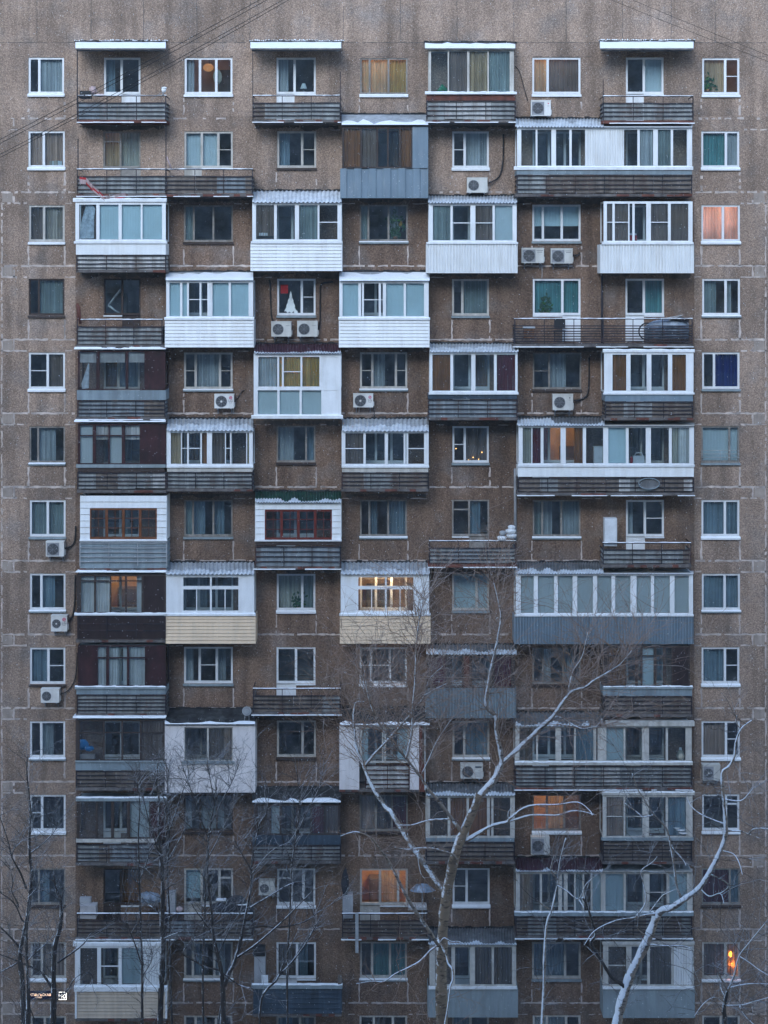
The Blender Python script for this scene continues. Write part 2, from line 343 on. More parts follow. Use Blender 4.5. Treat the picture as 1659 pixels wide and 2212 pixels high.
def make_window(key, door):
    c, r = key[0], int(key[1:]); x0, x1 = WX[c]; x0 += R.uniform(-1, 1); x1 += R.uniform(-1, 1)
    if c == 'A': x0 += r * .35; x1 += r * .25
    if c == 'B': x0 += 1.5; x1 += 1
    y0 = top(r) + R.uniform(-.8, .8); y1 = y0 + 79
    bits = (DOOR if door else WIN)[key].split('|'); panes = panes_of(bits[0]); fm = FR[bits[1]]; sl = bits[2] if len(bits) > 2 else 'w'
    o = empty('balcony_door' if door else 'window', pt((x0 + x1) / 2, y1, 0), BLD)
    if len(bits) > 3: o['label'] = bits[3]
    tot = sum(p[0] for p in panes); w = x1 - x0; f = MB(); gm = MB(); cms = {}
    cur_x = x0; yd = 262 + row(r) if door else y1
    bw = 4.2 if fm in ('white', 'cream_frame') else 3.4
    mull = 5.2 if fm in ('white', 'cream_frame') else 4.2
    ds, df = -.10, -.03
    f.box(x0, x1, y0, y0 + bw, ds, df, 0)
    xs = [x0]
    for p in panes: xs.append(xs[-1] + w * p[0] / tot)
    door_i = [i for i, p in enumerate(panes) if 'D' in p[2]]
    for i, p in enumerate(panes):
        a, b = xs[i], xs[i + 1]; yb = yd if i in door_i else y1
        a2 = a + (bw if i == 0 else mull / 2); b2 = b - (bw if i == len(panes) - 1 else mull / 2)
        # uprights left and right of this pane
        f.box(a, a2, y0 + bw, yb, ds, df + .004, 0)
        f.box(b2, b, y0 + bw, yb, ds, df + .004, 0)
        f.box(a2, b2, y1 - bw - 1, y1, ds, df, 0)
        if i in door_i:
            f.box(a2, b2, y1, yd - 1, ds + .02, df - .01, 0)
        if '+' in p[2]: f.box(a2, b2, (y0 + y1) / 2 - .8, (y0 + y1) / 2 + .8, ds + .03, df - .005, 0)
        if '^' in p[2]: f.box(a2, b2, y0 + 20, y0 + 23, ds, df - .002, 0)
        gm.quad(a2 - .5, b2 + .5, y0 + bw - .5, y1 - bw, -.07, 0)
        code = p[1]
        if code in CUR or code in 'PL':
            k = 'cur_' + (R.choice('bbs') if code == 'b' else code)
            cm = cms.setdefault(k, MB())
            yl = y1 - bw
            if 'h' in p[2]: yl = y0 + 44
            elif code == 'T' and c == 'C': yl = y0 + 66
            lo = 1 if code in 'Tf' else 0
            if code in 'gsbk' and not lo and R.random() < .45 and (b2 - a2) > 22:
                q = R.uniform(.35, .65)
                fold_sheet(cm, a2 - 2, a2 + (b2 - a2) * q, y0 + 3, yl + 2, -.24)
            else: fold_sheet(cm, a2 - 2, b2 + 2, y0 + 3, yl + 2, -.2, .003 if lo else .014)
    build('frame', f, fm, o); build('pane', gm, 'glass', o)
    for k, cm in cms.items(): build('curtain' if k not in ('cur_T', 'cur_f') else 'blind', cm, k, o)
    if not door or len(door_i) < len(panes):
        sm = MB(); sy = 6.0 if sl == 'w' else 5.0
        sx0, sx1 = x0, x1
        if door:
            free = [i for i in range(len(panes)) if i not in door_i]; sx0, sx1 = xs[free[0]], xs[free[-1] + 1]
            sm.box(sx0, sx1, y1 + .2, y1 + 3, -.02, .05, 0)
        else:
            a, b = pt(x0 - 1.5, y1 + .3), pt(x1 + 1.5, y1 + sy)
            sm.hexa([(a.x, -.085, b.z), (b.x, -.085, b.z), (b.x, -.08, b.z + .05), (a.x, -.08, b.z + .05)], [(a.x, .0, b.z), (b.x, .0, b.z), (b.x, .0, a.z), (a.x, .0, a.z)])
            if sl != 'k' and R.random() < .6:
                sm.hexa([(a.x, -.09, b.z + .052), (b.x, -.09, b.z + .052), (b.x, -.085, b.z + .065), (a.x, -.085, b.z + .065)], [(a.x, -.002, a.z + .004), (b.x, -.002, a.z + .004), (b.x, -.002, a.z + .02), (a.x, -.002, a.z + .02)], 1)
        build('sill', sm, [SILL[sl], 'snow'], o)
    # the opening in the wall, its reveal and the room behind it
    if door:
        lo, hi = xs[door_i[0]], xs[door_i[-1] + 1]
        HOLES.append((x0, x1, y0, y1)); HOLES.append((lo, hi, y1, yd))
    else: HOLES.append((x0, x1, y0, y1))
    lit = [p[1] for p in panes if p[1] in 'wPyq']
    rm = MB(); a, b = pt(x0 - 22, yd + (0 if door else 50)), pt(x1 + 22, y0 - 14); D0, D1 = .16, 2.0
    P = lambda x, d, z: (x, d, z)
    q = [P(a.x, D1, a.z), P(b.x, D1, a.z), P(b.x, D1, b.z), P(a.x, D1, b.z)]
    rm.face(q)
    for i in range(4):
        u, v = q[i], q[(i + 1) % 4]; rm.face([u, (u[0], D0, u[2]), (v[0], D0, v[2]), v])
    # something standing in the room so that it is not empty
    fx = R.uniform(a.x + .5, b.x - .5); fw, fh = R.uniform(.25, .5), R.uniform(.5, 1.0)
    rm.hexa([(fx - fw, 1.5, a.z + .02), (fx + fw, 1.5, a.z + .02), (fx + fw, 1.5, a.z + 2 * fh), (fx - fw, 1.5, a.z + 2 * fh)],
            [(fx - fw, 2.1, a.z + .02), (fx + fw, 2.1, a.z + .02), (fx + fw, 2.1, a.z + 2 * fh), (fx - fw, 2.1, a.z + 2 * fh)], 1 if lit else 0)
    build('room', rm, ['room_p' if 'P' in lit else 'room_w' if lit else 'room', 'infill_o'], o)
    if lit: LIT_W[key] = ((a.x + b.x) / 2, 1.0, b.z - .25)
    return o
WINDOWS = {}
for k in WIN: WINDOWS[k] = make_window(k, False)
for k in DOOR: WINDOWS[k] = make_window(k, True)
POWER = dict(I3=26, C1=1.5, E1=12, F6=3, G11=13, E12=15, E8=8, D5=130, G6=12, F11=20, B8=14, I1=2, G1=16, B2=3, F1=6, I13=.5, A2=1, C6=3)
for k, p in LIT_W.items():
    l = bpy.data.lights.new('room_lamp', 'POINT'); l.energy = POWER.get(k, 3) * .72; l.color = (1, .62, .33) if k != 'I3' else (1, .56, .42); l.shadow_soft_size = .12
    o = bpy.data.objects.new('room_lamp', l); COL.objects.link(o); o.parent = WINDOWS[k]; o.location = Vector(p) - parent_world(WINDOWS[k])

# ------------------------------------------------------------------ the wall with its openings
def build_wall():
    X0, X1, Y0, Y1 = -420, 2080, -190, 2420
    xs = sorted({X0, X1, 163.0, 1500.0, *[h[0] for h in HOLES], *[h[1] for h in HOLES]})
    mb = MB()
    ys = sorted({Y0, Y1, 100.0, 425.0, *[h[2] for h in HOLES], *[h[3] for h in HOLES]})
    for j in range(len(ys) - 1):
        ya, yb = ys[j], ys[j + 1]; ym = (ya + yb) / 2
        act = [h for h in HOLES if h[2] < ym < h[3]]
        cuts = sorted({X0, X1, 163.0, 1500.0, *[h[0] for h in act], *[h[1] for h in act]})
        for i in range(len(cuts) - 1):
            xa, xb = cuts[i], cuts[i + 1]; xm = (xa + xb) / 2
            if any(h[0] < xm < h[1] for h in act): continue
            mb.quad(xa, xb, ya, yb, 0, 0, 1 if 163 < xm < 1500 and ym > 425 else 0)
    for x0, x1, y0, y1 in HOLES:
        a, b = pt(x0, y1), pt(x1, y0)
        for u, v in (((a.x, a.z), (a.x, b.z)), ((b.x, b.z), (b.x, a.z)), ((a.x, b.z), (b.x, b.z)), ((b.x, a.z), (a.x, a.z))):
            mb.face([(u[0], 0, u[1]), (v[0], 0, v[1]), (v[0], .16, v[1]), (u[0], .16, u[1])])
    a, b = pt(X0, Y1), pt(X1, Y0); D = 12
    mb.face([(a.x, D, a.z), (a.x, 0, a.z), (a.x, 0, b.z), (a.x, D, b.z)]); mb.face([(b.x, 0, a.z), (b.x, D, a.z), (b.x, D, b.z), (b.x, 0, b.z)])
    mb.face([(a.x, D, a.z), (b.x, D, a.z), (b.x, D, b.z), (a.x, D, b.z)]); mb.face([(a.x, 0, b.z), (b.x, 0, b.z), (b.x, D, b.z), (a.x, D, b.z)])
    return build('wall', mb, ['wall_grey', 'wall_brown'], BLD)
WALL = build_wall()
# mortar smears along the panel joints, and thin dark joints in the parapet
mo = MB()
def smear(x0, y0, x1, y1, w, keep=.85, m=0):
    n = max(1, int(max(abs(x1 - x0), abs(y1 - y0)) / 7)); hor = abs(x1 - x0) > abs(y1 - y0); wa = w * R.uniform(.6, 1.1); o0 = 0.0
    for i in range(n):
        wb = w * R.uniform(.45, 1.25); o1 = R.uniform(-.8, .8)
        if R.random() < keep:
            t0, t1 = i / n, (i + 1) / n; xa, ya, xb, yb = x0 + (x1 - x0) * t0, y0 + (y1 - y0) * t0, x0 + (x1 - x0) * t1, y0 + (y1 - y0) * t1
            if hor: P = [(xa, ya + o0 + wa / 2), (xb, yb + o1 + wb / 2), (xb, yb + o1 - wb / 2), (xa, ya + o0 - wa / 2)]
            else: P = [(xa + o0 - wa / 2, ya), (xb + o1 - wb / 2, yb), (xb + o1 + wb / 2, yb), (xa + o0 + wa / 2, ya)]
            mo.face([pt(p[0], p[1], .004) for p in P], m)
        wa, o0 = wb, o1
def nohole(x, y): return not any(h[0] - 2 < x < h[1] + 2 and h[2] - 2 < y < h[3] + 2 for h in HOLES)
for r in range(1, 15):
    b = row(r); q = .35 if r < 2 else .6 if r < 3 else .9
    for xa, xb, bx, e in ((2, 60, 30, -1), (1600, 1656, 1626, 1)):
        x0, x1 = (2, 162) if e < 0 else (1502, 1656)
        smear(x0, 256 + b, x1, 256 + b, 4.6, min(1, q + .06)); smear(min(xa, 140 if e < 0 else xa), 280 + b, 58 if e < 0 else 1656, 280 + b, 4, q)
        smear(141 if e < 0 else 1500, 280 + b, 163 if e < 0 else 1515, 280 + b, 3, q)
        smear(bx, 257 + b, bx, 280 + b, 4.4, q)
        for wx in ((61.5, 140) if e < 0 else (1515, 1598)): smear(wx, 213 + b, wx, 256 + b, 4.6, min(1, q + .08))
        if r > 2: smear(4 if e < 0 else 1654, 120 + b, 4 if e < 0 else 1654, 280 + b, 3.4, q * .9)
        if r > 1:   # the small patched square beside the floor band
            xa, xb = (5, 27) if e < 0 else (1629, 1652); j = lambda: R.uniform(-1.2, 1.2)
            mo.face([pt(xa + j(), 278 + b + j(), .003), pt(xb + j(), 278 + b + j(), .003), pt(xb + j(), 258 + b + j(), .003), pt(xa + j(), 258 + b + j(), .003)], 2)
    for c in 'CDEFG':
        if r in BALC[c] or c + str(r) not in WIN: continue
        x0, x1 = WX[c]
        for wx in (x0 - 1, x1 + 1): smear(wx, 213 + b, wx, 255 + b, 3.4, q)
        L, Rr = {'C': (360, 545), 'D': (549, 735), 'E': (738, 923), 'F': (928, 1113), 'G': (1118, 1300)}[c]
        smear(L, 256 + b, Rr, 256 + b, 4.2, q)
        if r > 1 and nohole(L + 5, 280 + b): smear(L, 121.5 + b, x0 - 3, 121.5 + b, 2, q * .6); smear(x1 + 3, 121.5 + b, Rr, 121.5 + b, 2, q * .6)
for x in (80, 197, 310, 425, 540, 742, 865, 987, 1110, 1223, 1345, 1450, 1545): smear(x, -190, x, 90 if not 163 < x < 358 else 84, 1.3, .9, 1)
for x0, x1 in ((0, 160), (360, 540), (740, 916), (1114, 1294), (1500, 1656)): smear(x0, 92, x1, 92, 1.3, .9, 1); smear(x0, 122, x1 if x0 else 60, 122, .9, .5, 1)
build('panel_joint', mo, ['mortar', 'joint', 'patch'], WALL)

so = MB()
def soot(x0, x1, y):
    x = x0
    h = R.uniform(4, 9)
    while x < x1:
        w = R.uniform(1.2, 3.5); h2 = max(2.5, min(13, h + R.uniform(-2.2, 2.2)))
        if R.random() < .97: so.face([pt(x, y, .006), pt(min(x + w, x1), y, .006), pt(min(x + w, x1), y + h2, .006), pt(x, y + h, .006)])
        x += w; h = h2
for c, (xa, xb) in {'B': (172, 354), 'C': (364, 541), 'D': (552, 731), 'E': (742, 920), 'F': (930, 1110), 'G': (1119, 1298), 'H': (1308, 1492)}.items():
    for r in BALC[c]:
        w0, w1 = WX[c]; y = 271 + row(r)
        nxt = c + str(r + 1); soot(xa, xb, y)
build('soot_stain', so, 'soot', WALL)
# ------------------------------------------------------------------ balconies
D = 1.0
def balcony(label, x0, x1, yb):
    o = empty('balcony', pt((x0 + x1) / 2, yb, 0), BLD); o['label'] = label; return o
def strip_snow(B, x0, x1, y, d0, d1, h=.035, ref=None, name='snow_cover'):
    """a ridge of snow lying on a ledge whose top edge is at plan height y"""
    mb = MB(); r = d1 if ref is None else ref; n = max(2, int((x1 - x0) / 9)); hs = [h * R.uniform(.35, 1.2) for _ in range(n + 1)]
    fr = [R.uniform(-.012, .012) for _ in range(n + 1)]
    for i in range(n):
        a, b = pt(x0 + (x1 - x0) * i / n, y, r), pt(x0 + (x1 - x0) * (i + 1) / n, y, r)
        ya, yb = -d1 + fr[i], -d1 + fr[i + 1]
        mb.face([(a.x, ya, a.z - .008), (b.x, yb, b.z - .008), (b.x, yb + .015, b.z + hs[i + 1]), (a.x, ya + .015, a.z + hs[i])], 0, True)
        mb.face([(a.x, ya + .015, a.z + hs[i]), (b.x, yb + .015, b.z + hs[i + 1]), (b.x, -d0, b.z + hs[i + 1] * .6), (a.x, -d0, a.z + hs[i] * .6)], 0, True)
    return build(name, mb, 'snow', B)
def slab(B, x0, x1, yb, m='slab', snow=True, d=D):
    mb = MB(); n = 14; b = pt(x0, yb, d); xs = [x0 + (x1 - x0) * i / n for i in range(n + 1)]
    mb.box(x0 - 1, x1 + 1, yb - 6.5, yb, 0.002, d - .02, d, 0)
    for i in range(n):    # crumbling lip
        j = R.uniform(0, 1.8); mb.box(xs[i], xs[i + 1], yb - 6.5 + j, yb - R.uniform(0, .8), d - .02, d + R.uniform(0, .025), d, 0 if R.random() < .72 else 1)
    build('slab', mb, [m, 'rust'], B)
    if snow:
        k = MB(); x = x0 - 2
        while x < x1:
            w = R.uniform(8, 40); 
            if R.random() < .8: k.box(x, min(x + w, x1 + 2), yb - R.uniform(1.4, 2.0), yb + R.uniform(.0, .5), d + .005, d + .05, d)
            x += w
        build('snow_cover', k, 'snow', B)
def rail(B, x0, x1, yt, yb, infill='infill', high=True, d=D, snow=True, bars=None, third=3, alt=('infill_b', 'infill', 'infill_o'), sheets=True, m='iron'):
    r = MB(); y0 = yt
    if high:
        r.box(x0 - 1, x1 + 1, yt, yt + 2.2, d - .03, d + .02, d); y0 = yt + 15
    nb = bars or max(3, int(round((yb - y0) / 8.8))); h = (yb - y0) / nb; bh = 2.3
    for i in range(nb):
        y = y0 + h * i; n3 = third * 2; o0 = R.uniform(-.5, .5)
        for q in range(n3):
            o1 = R.uniform(-.7, .7) if R.random() < .35 else o0 * .6; xa, xb = x0 + (x1 - x0) * q / n3, x0 + (x1 - x0) * (q + 1) / n3
            c4 = [(xa, y + bh + o0), (xb, y + bh + o1), (xb, y + o1), (xa, y + o0)]; F = [pt(px, py, d) for px, py in c4]
            r.hexa([(p.x, -d - .012, p.z) for p in F], [(p.x, -d + .012, p.z) for p in F]); o0 = o1
        for x in (x0, x1):
            e = pt(x, y + bh, d), pt(x, y, d); r.hexa([(e[0].x - .012, -d, e[0].z), (e[0].x + .012, -d, e[0].z), (e[0].x + .012, -d, e[1].z), (e[0].x - .012, -d, e[1].z)],
                [(e[0].x - .012, -.01, e[0].z), (e[0].x + .012, -.01, e[0].z), (e[0].x + .012, -.01, e[1].z), (e[0].x - .012, -.01, e[1].z)])
    if high:
        for x in (x0, x1): r.tube([pt(x, yt + 1, d), (pt(x, yt + 1, d).x, -.01, pt(x, yt + 1, d).z)], .018, 5)
    for i in range(third + 1):
        x = x0 + (x1 - x0) * i / third; w = 1.1 if i in (0, third) else .75; lo = yb + 1
        r.box(x - w, x + w, yt + (2.2 if high else 0), lo, d - .016, d + .018, d)
    build('railing', r, m, B)
    if sheets:
        mats = [infill] + list(alt); p = MB(); x = x0 + 1.5
        while x < x1 - 2:
            w = R.choice((24, 38, 46, 62)); xe = min(x + w, x1 - 1.5)
            if x1 - xe < 12: xe = x1 - 1.5
            p.box(x, xe - .6, y0 + R.uniform(.8, 2.5), yb - R.uniform(-.5, 1.5), d - .06, d - .045 + R.uniform(0, .008), d, 0 if R.random() < .7 else R.randrange(1, len(mats)))
            x = xe
        for x in (x0, x1):
            e0, e1 = pt(x, yb, d), pt(x, y0 + 1.5, d); s = .03 if x == x0 else -.03
            p.hexa([(e0.x + s - .006, -d + .07, e0.z), (e0.x + s + .006, -d + .07, e0.z), (e0.x + s + .006, -d + .07, e1.z), (e0.x + s - .006, -d + .07, e1.z)],
                   [(e0.x + s - .006, -.02, e0.z), (e0.x + s + .006, -.02, e0.z), (e0.x + s + .006, -.02, e1.z), (e0.x + s - .006, -.02, e1.z)])
        build('infill_panel', p, mats, B)
    if snow and high: strip_snow(B, x0 - 1, x1 + 1, yt, d - .03, d + .02, .022)
def clad(B, x0, x1, y0, y1, style, m, d=D, pitch=None, sides=True, name='cladding'):
    mb = MB(); a, b = pt(x0, y1, d), pt(x1, y0, d)
    if style == 'h':
        n = max(1, round((y1 - y0) / (pitch or 7.4)))
        for i in range(n):
            z1 = b.z + (a.z - b.z) * i / n; z0 = b.z + (a.z - b.z) * (i + 1) / n
            F = [(a.x, -d - .012, z0 + .012), (b.x, -d - .012, z0 + .012), (b.x, -d + .012, z1 - .002), (a.x, -d + .012, z1 - .002)]
            mb.hexa(F, [(p[0], -d + .03, p[2]) for p in F])
    elif style == 'v':
        n = max(2, round((x1 - x0) / (pitch or 6.2))); prof = ((0, .026), (.40, .026), (.5, -.026), (.9, -.026))
        pts = []
        for i in range(n):
            for u, o in prof: pts.append((a.x + (b.x - a.x) * (i + u) / n, -d - o))
        pts.append((b.x, -d - .026))
        for p, q in zip(pts, pts[1:]):
            mb.face([(p[0], p[1], a.z), (q[0], q[1], a.z), (q[0], q[1], b.z), (p[0], p[1], b.z)])
        mb.face([(a.x, -d + .03, a.z), (a.x, -d + .03, b.z), (b.x, -d + .03, b.z), (b.x, -d + .03, a.z)])
        for z in (a.z, b.z): mb.face([(a.x, -d - .012, z), (b.x, -d - .012, z), (b.x, -d + .03, z), (a.x, -d + .03, z)])
    else:
        mb.box(x0, x1, y0, y1, d - .03, d, d)
    if sides:
        for x in (a.x, b.x):
            s = 0 if x == a.x else -.03
            mb.hexa([(x + s, -d + .035, a.z), (x + s + .03, -d + .035, a.z), (x + s + .03, -d + .035, b.z), (x + s, -d + .035, b.z)],
                    [(x + s, -.004, a.z), (x + s + .03, -.004, a.z), (x + s + .03, -.004, b.z), (x + s, -.004, b.z)])
    return build(name, mb, m, B)
def ledge(B, x0, x1, y0, y1, m='white', d=D, out=.05, snow=False):
    mb = MB(); mb.box(x0, x1, y0, y1, d - .10, d + out, d); build('ledge', mb, m, B)
    if snow: strip_snow(B, x0, x1, y0, d - .1, d + out, .04, d)
def ranges(s):
    out = []
    for p in s.split():
        a, rest = p.split('-'); n = ''.join(c for c in rest if c.isdigit() or c == '.'); out.append((float(a), float(n), rest[len(n)], rest[len(n) + 1:]))
    return out
def glaze(B, x0, x1, y0, y1, spec, fm='white', d=D, tb=5, bb=4, panel='maroon', gl='glass', bar=None, side=True, fd=.05, tray=True):
    P = ranges(spec); f = MB(); gm = MB(); pn = MB(); cms = {}
    f.box(x0, x1, y0, y0 + tb, d - fd, d, d); f.box(x0, x1, y1 - bb, y1, d - fd, d, d)
    edges = [x0]
    for a, b, c, fl in P: edges += [a, b]
    edges.append(x1)
    for i in range(0, len(edges), 2):
        if edges[i + 1] - edges[i] > .6: f.box(edges[i], edges[i + 1], y0 + tb, y1 - bb, d - fd - .004, d + .004 + (.006 if edges[i + 1] - edges[i] > 7 else 0), d)
    ya, yb = y0 + tb, y1 - bb
    for a, b, c, fl in P:
        if c == '#': 
            clad(B, a, b, ya, yb, 'v', 'siding_w', d - .012, 5.4, False, 'blank_panel'); continue
        if c == 'X':
            pn.box(a, b, ya, yb, d - .035, d - .012, d); continue
        gm.quad(a - .4, b + .4, ya - .4, yb + .4, d - .028, d)
        if '+' in fl: f.box(a, b, (ya + yb) / 2 - .9, (ya + yb) / 2 + .9, d - fd, d - .006, d)
        if bar: f.box(a, b, bar - 1.2, bar + 1.2, d - fd, d - .006, d)
        if c in CUR:
            k = 'cur_' + c; cm = cms.setdefault(k, MB()); A, Bq = pt(a - 1.2, yb, d), pt(b + 1.2, ya, d)
            amp, yl = (.002, 0) if c in 'Tf' else (.014, 0); n = max(2, int((b - a) / 2.6)); dd = d - .11
            zt = Bq.z - (.0 if 'h' not in fl else .5); z0 = A.z if 'q' not in fl else A.z + (Bq.z - A.z) * .62
            off = [R.uniform(.5, 1.3) * amp * (1 if i % 2 else -1) for i in range(n + 1)]
            for i in range(n):
                u, v = A.x + (Bq.x - A.x) * i / n, A.x + (Bq.x - A.x) * (i + 1) / n
                cm.face([(u, -dd + off[i], z0), (v, -dd + off[i + 1], z0), (v, -dd + off[i + 1], zt), (u, -dd + off[i], zt)], 0, True)
    if side:     # glazed ends and the head closing the top
        for x in (x0, x1):
            s = 1 if x == x0 else -1; p0, p1 = pt(x, y1, d), pt(x, y0, d); xx = p0.x + s * .02
            gm.face([(xx, -d + .05, p0.z + .03), (xx, -.03, p0.z + .03), (xx, -.03, p1.z - .03), (xx, -d + .05, p1.z - .03)])
            for (za, zb) in ((p0.z, p0.z + .06), (p1.z - .06, p1.z)):
                f.hexa([(xx - .018, -d + fd + .006, za), (xx + .018, -d + fd + .006, za), (xx + .018, -d + fd + .006, zb), (xx - .018, -d + fd + .006, zb)],
                       [(xx - .018, -.005, za), (xx + .018, -.005, za), (xx + .018, -.005, zb), (xx - .018, -.005, zb)])
            f.hexa([(xx - .018, -.07, p0.z + .06), (xx + .018, -.07, p0.z + .06), (xx + .018, -.07, p1.z - .06), (xx - .018, -.07, p1.z - .06)],
                   [(xx - .018, -.006, p0.z + .06), (xx + .018, -.006, p0.z + .06), (xx + .018, -.006, p1.z - .06), (xx - .018, -.006, p1.z - .06)])
    if side: hd = MB(); hd.box(x0 + 1, x1 - 1, y0 + .4, y0 + 1.8, .005, d - fd - .01, d); build('ceiling', hd, 'plate_g', B)
    build('frame', f, fm, B); build('glazing', gm, gl, B); build('side_panel', pn, panel, B)
    for k, cm in cms.items(): build('blind' if k[-1] in 'Tf' else 'curtain', cm, k, B)
def roof(B, x0, x1, yb, yf, m='slate', wave=9.0, amp=.022, snow=0.0, dep=1.12, xb=None, thick=.015, rag=.25, edge=True, snow_h=.012):
    xb0, xb1 = xb or (x0, x1); n = int((x1 - x0) / wave * 6) if amp else 16
    def P(u, t, off):
        a = pt(xb0 + (xb1 - xb0) * u, yb, 0.01); b = pt(x0 + (x1 - x0) * u, yf, dep); p = a.lerp(b, t)
        ph = u * (x1 - x0) / wave * 2 * math.pi if amp else 0
        return Vector((p.x, p.y, p.z + amp * math.sin(ph) + off))
    mb = MB()
    for i in range(n):
        u, v = i / n, (i + 1) / n
        mb.face([P(u, 0, 0), P(u, 1, 0), P(v, 1, 0), P(v, 0, 0)], 0, bool(amp)); mb.face([P(u, 0, -thick), P(v, 0, -thick), P(v, 1, -thick), P(u, 1, -thick)])
        mb.face([P(u, 1, 0), P(u, 1, -thick), P(v, 1, -thick), P(v, 1, 0)])
    for u in (0, 1): mb.face([P(u, 0, 0), P(u, 1, 0), P(u, 1, -thick), P(u, 0, -thick)])
    if edge:
        x = xb0 - 2
        while x < xb1 + 2:
            w = R.uniform(5, 16); e = min(x + w, xb1 + 3); mb.box(x, e, yb - R.uniform(1.5, 4.5), yb + R.uniform(.5, 2), .004, .03 + R.uniform(0, .03), 0, 1); x = e
    build('roof', mb, [m, 'tar'], B)
    if snow:
        s = MB(); nn = n; e = 1 - snow; ws = [0.0]; es = []
        kn = max(4, int((x1 - x0) / 16)); cp = [e + R.uniform(-1, 1) * rag * .7 for _ in range(kn + 2)]; ch = [snow_h * R.uniform(.5, 1.5) for _ in range(kn + 2)]
        hs = []
        for i in range(nn + 1):
            q = i / nn * kn; k = int(q); w = (q - k) ** 2 * (3 - 2 * (q - k)); es.append(min(.97, max(0.0, cp[k] * (1 - w) + cp[k + 1] * w))); hs.append(ch[k] * (1 - w) + ch[k + 1] * w)
        for i in range(nn):
            u, v = i / nn, (i + 1) / nn; e0, e1 = es[i], es[i + 1]
            for q in range(3):
                a0, a1 = e0 + (1 - e0) * q / 3, e0 + (1 - e0) * (q + 1) / 3; b0, b1 = e1 + (1 - e1) * q / 3, e1 + (1 - e1) * (q + 1) / 3
                k0, k1 = (.25, .8, 1, 1)[q], (.25, .8, 1, 1)[q + 1]
                s.face([P(u, a0, hs[i] * k0), P(u, a1, hs[i] * k1), P(v, b1, hs[i + 1] * k1), P(v, b0, hs[i + 1] * k0)], 0, True)
            fo = Vector((0, -.008, 0))
            s.face([P(u, 1, hs[i]), P(u, 1, -.004) + fo, P(v, 1, -.004) + fo, P(v, 1, hs[i + 1])], 0, True)
        build('snow_cover', s, 'thin_snow' if amp else 'snow', B)
def post(B, x, y0, y1, d=D, w=1.0, m='iron'):
    mb = MB(); mb.box(x - w, x + w, y0, y1, d - .02, d + .02, d); build('post', mb, m, B)
def canopy(B, x0, x1, yb, yf):
    roof(B, x0, x1, yb, yf, 'slab', amp=0, snow=.97, dep=1.1, thick=.06, rag=.10, snow_h=.05)
    s = MB(); x = x0 - 3
    while x < x1 + 3:     # granular snow clinging to the wall above the tar line
        w = R.uniform(2, 6); y = yb - R.uniform(2.5, 4.5)
        s.ball(pt(x + w / 2, y, .01), (w / 118, .03, R.uniform(.012, .04)), 6, 0, .3); x += w * R.uniform(.8, 1.3)
    build('snow_crust', s, 'snow', B)
    mb = MB(); mb.box(x0 + 3, x1 - 3, yf + 3.6, yf + 6.4, .9, .95, .95); build('gutter', mb, 'pipe', B)

# column B -----------------------------------------------------------------
b = balcony('open balcony with a snow covered canopy at the top left', 168, 358, 265)
canopy(b, 163, 358, 91, 104); rail(b, 168, 358, 206, 258); slab(b, 168, 358, 265, 'rust'); post(b, 167, 106, 262)
b = balcony('open balcony with a striped cloth hung behind its bars', 167, 358, 425); rail(b, 167, 358, 365, 417, sheets=True); slab(b, 167, 358, 425); post(b, 168.5, 300, 365)
b2 = balcony('open balcony with dark bars left of the white corrugated roof', 358, 545, 425); rail(b2, 359, 545, 365, 417, 'infill_b'); slab(b2, 359, 545, 425); post(b2, 358.5, 268, 420)
b = balcony('white glazed balcony with torn plastic film in its left pane', 163, 358, 586)
ledge(b, 158, 360, 430, 436, 'white', snow=True); glaze(b, 163, 358, 437, 521, "171-208d 215-256T 263-304T 308-350T")
ledge(b, 160, 361, 521, 526); clad(b, 164, 358, 526, 550, 'f', 'siding_w'); rail(b, 166, 358, 551, 586, 'infill_w', False, alt=('infill_w', 'infill')); slab(b, 165, 358, 589, snow=False)
b = balcony('open balcony with dark bars and a board leaning at its left end', 167, 351, 752); rail(b, 167, 350, 690, 743); slab(b, 165, 356, 751); strip_snow(b, 160, 358, 754, .6, 1.12, .05)
post(b, 168, 655, 692, 1.0, 2.0, 'rust')
b = balcony('dark red glazed balcony with three white blinds along its top', 166, 358, 908)
glaze(b, 168, 357, 758, 842, "172-208d 215-271d 277-312d 315-352X", 'maroon', tb=3, bb=2, gl='glass_dim')
w = MB(); [w.box(x, y, 761, 783, .90, .915, .9) for x, y in ((172, 208), (215, 270), (278, 314))]; build('blind', w, 'infill_w', b)
clad(b, 166, 358, 843, 864, 'f', 'metal_g'); rail(b, 168, 356, 865, 900, 'infill_b', False); slab(b, 165, 358, 907); strip_snow(b, 160, 358, 911, .6, 1.12, .05)
b = balcony('dark glazed balcony with white lace curtains', 168, 358, 1066)
glaze(b, 168, 358, 916, 1004, "173-200f 207-234lq 237-263f 270-302lq 304-354X", 'maroon', tb=3, bb=3, gl='glass_dim', bar=941)
ledge(b, 165, 358, 1003, 1010, 'plate_g'); clad(b, 168, 356, 1010, 1019, 'f', 'dark'); rail(b, 168, 358, 1020, 1056, 'infill', False, alt=('infill_b', 'infill_w', 'infill_o')); slab(b, 167, 358, 1065, snow=False)
b = balcony('balcony boxed in white boards around brown wooden casements', 173, 360, 1232)
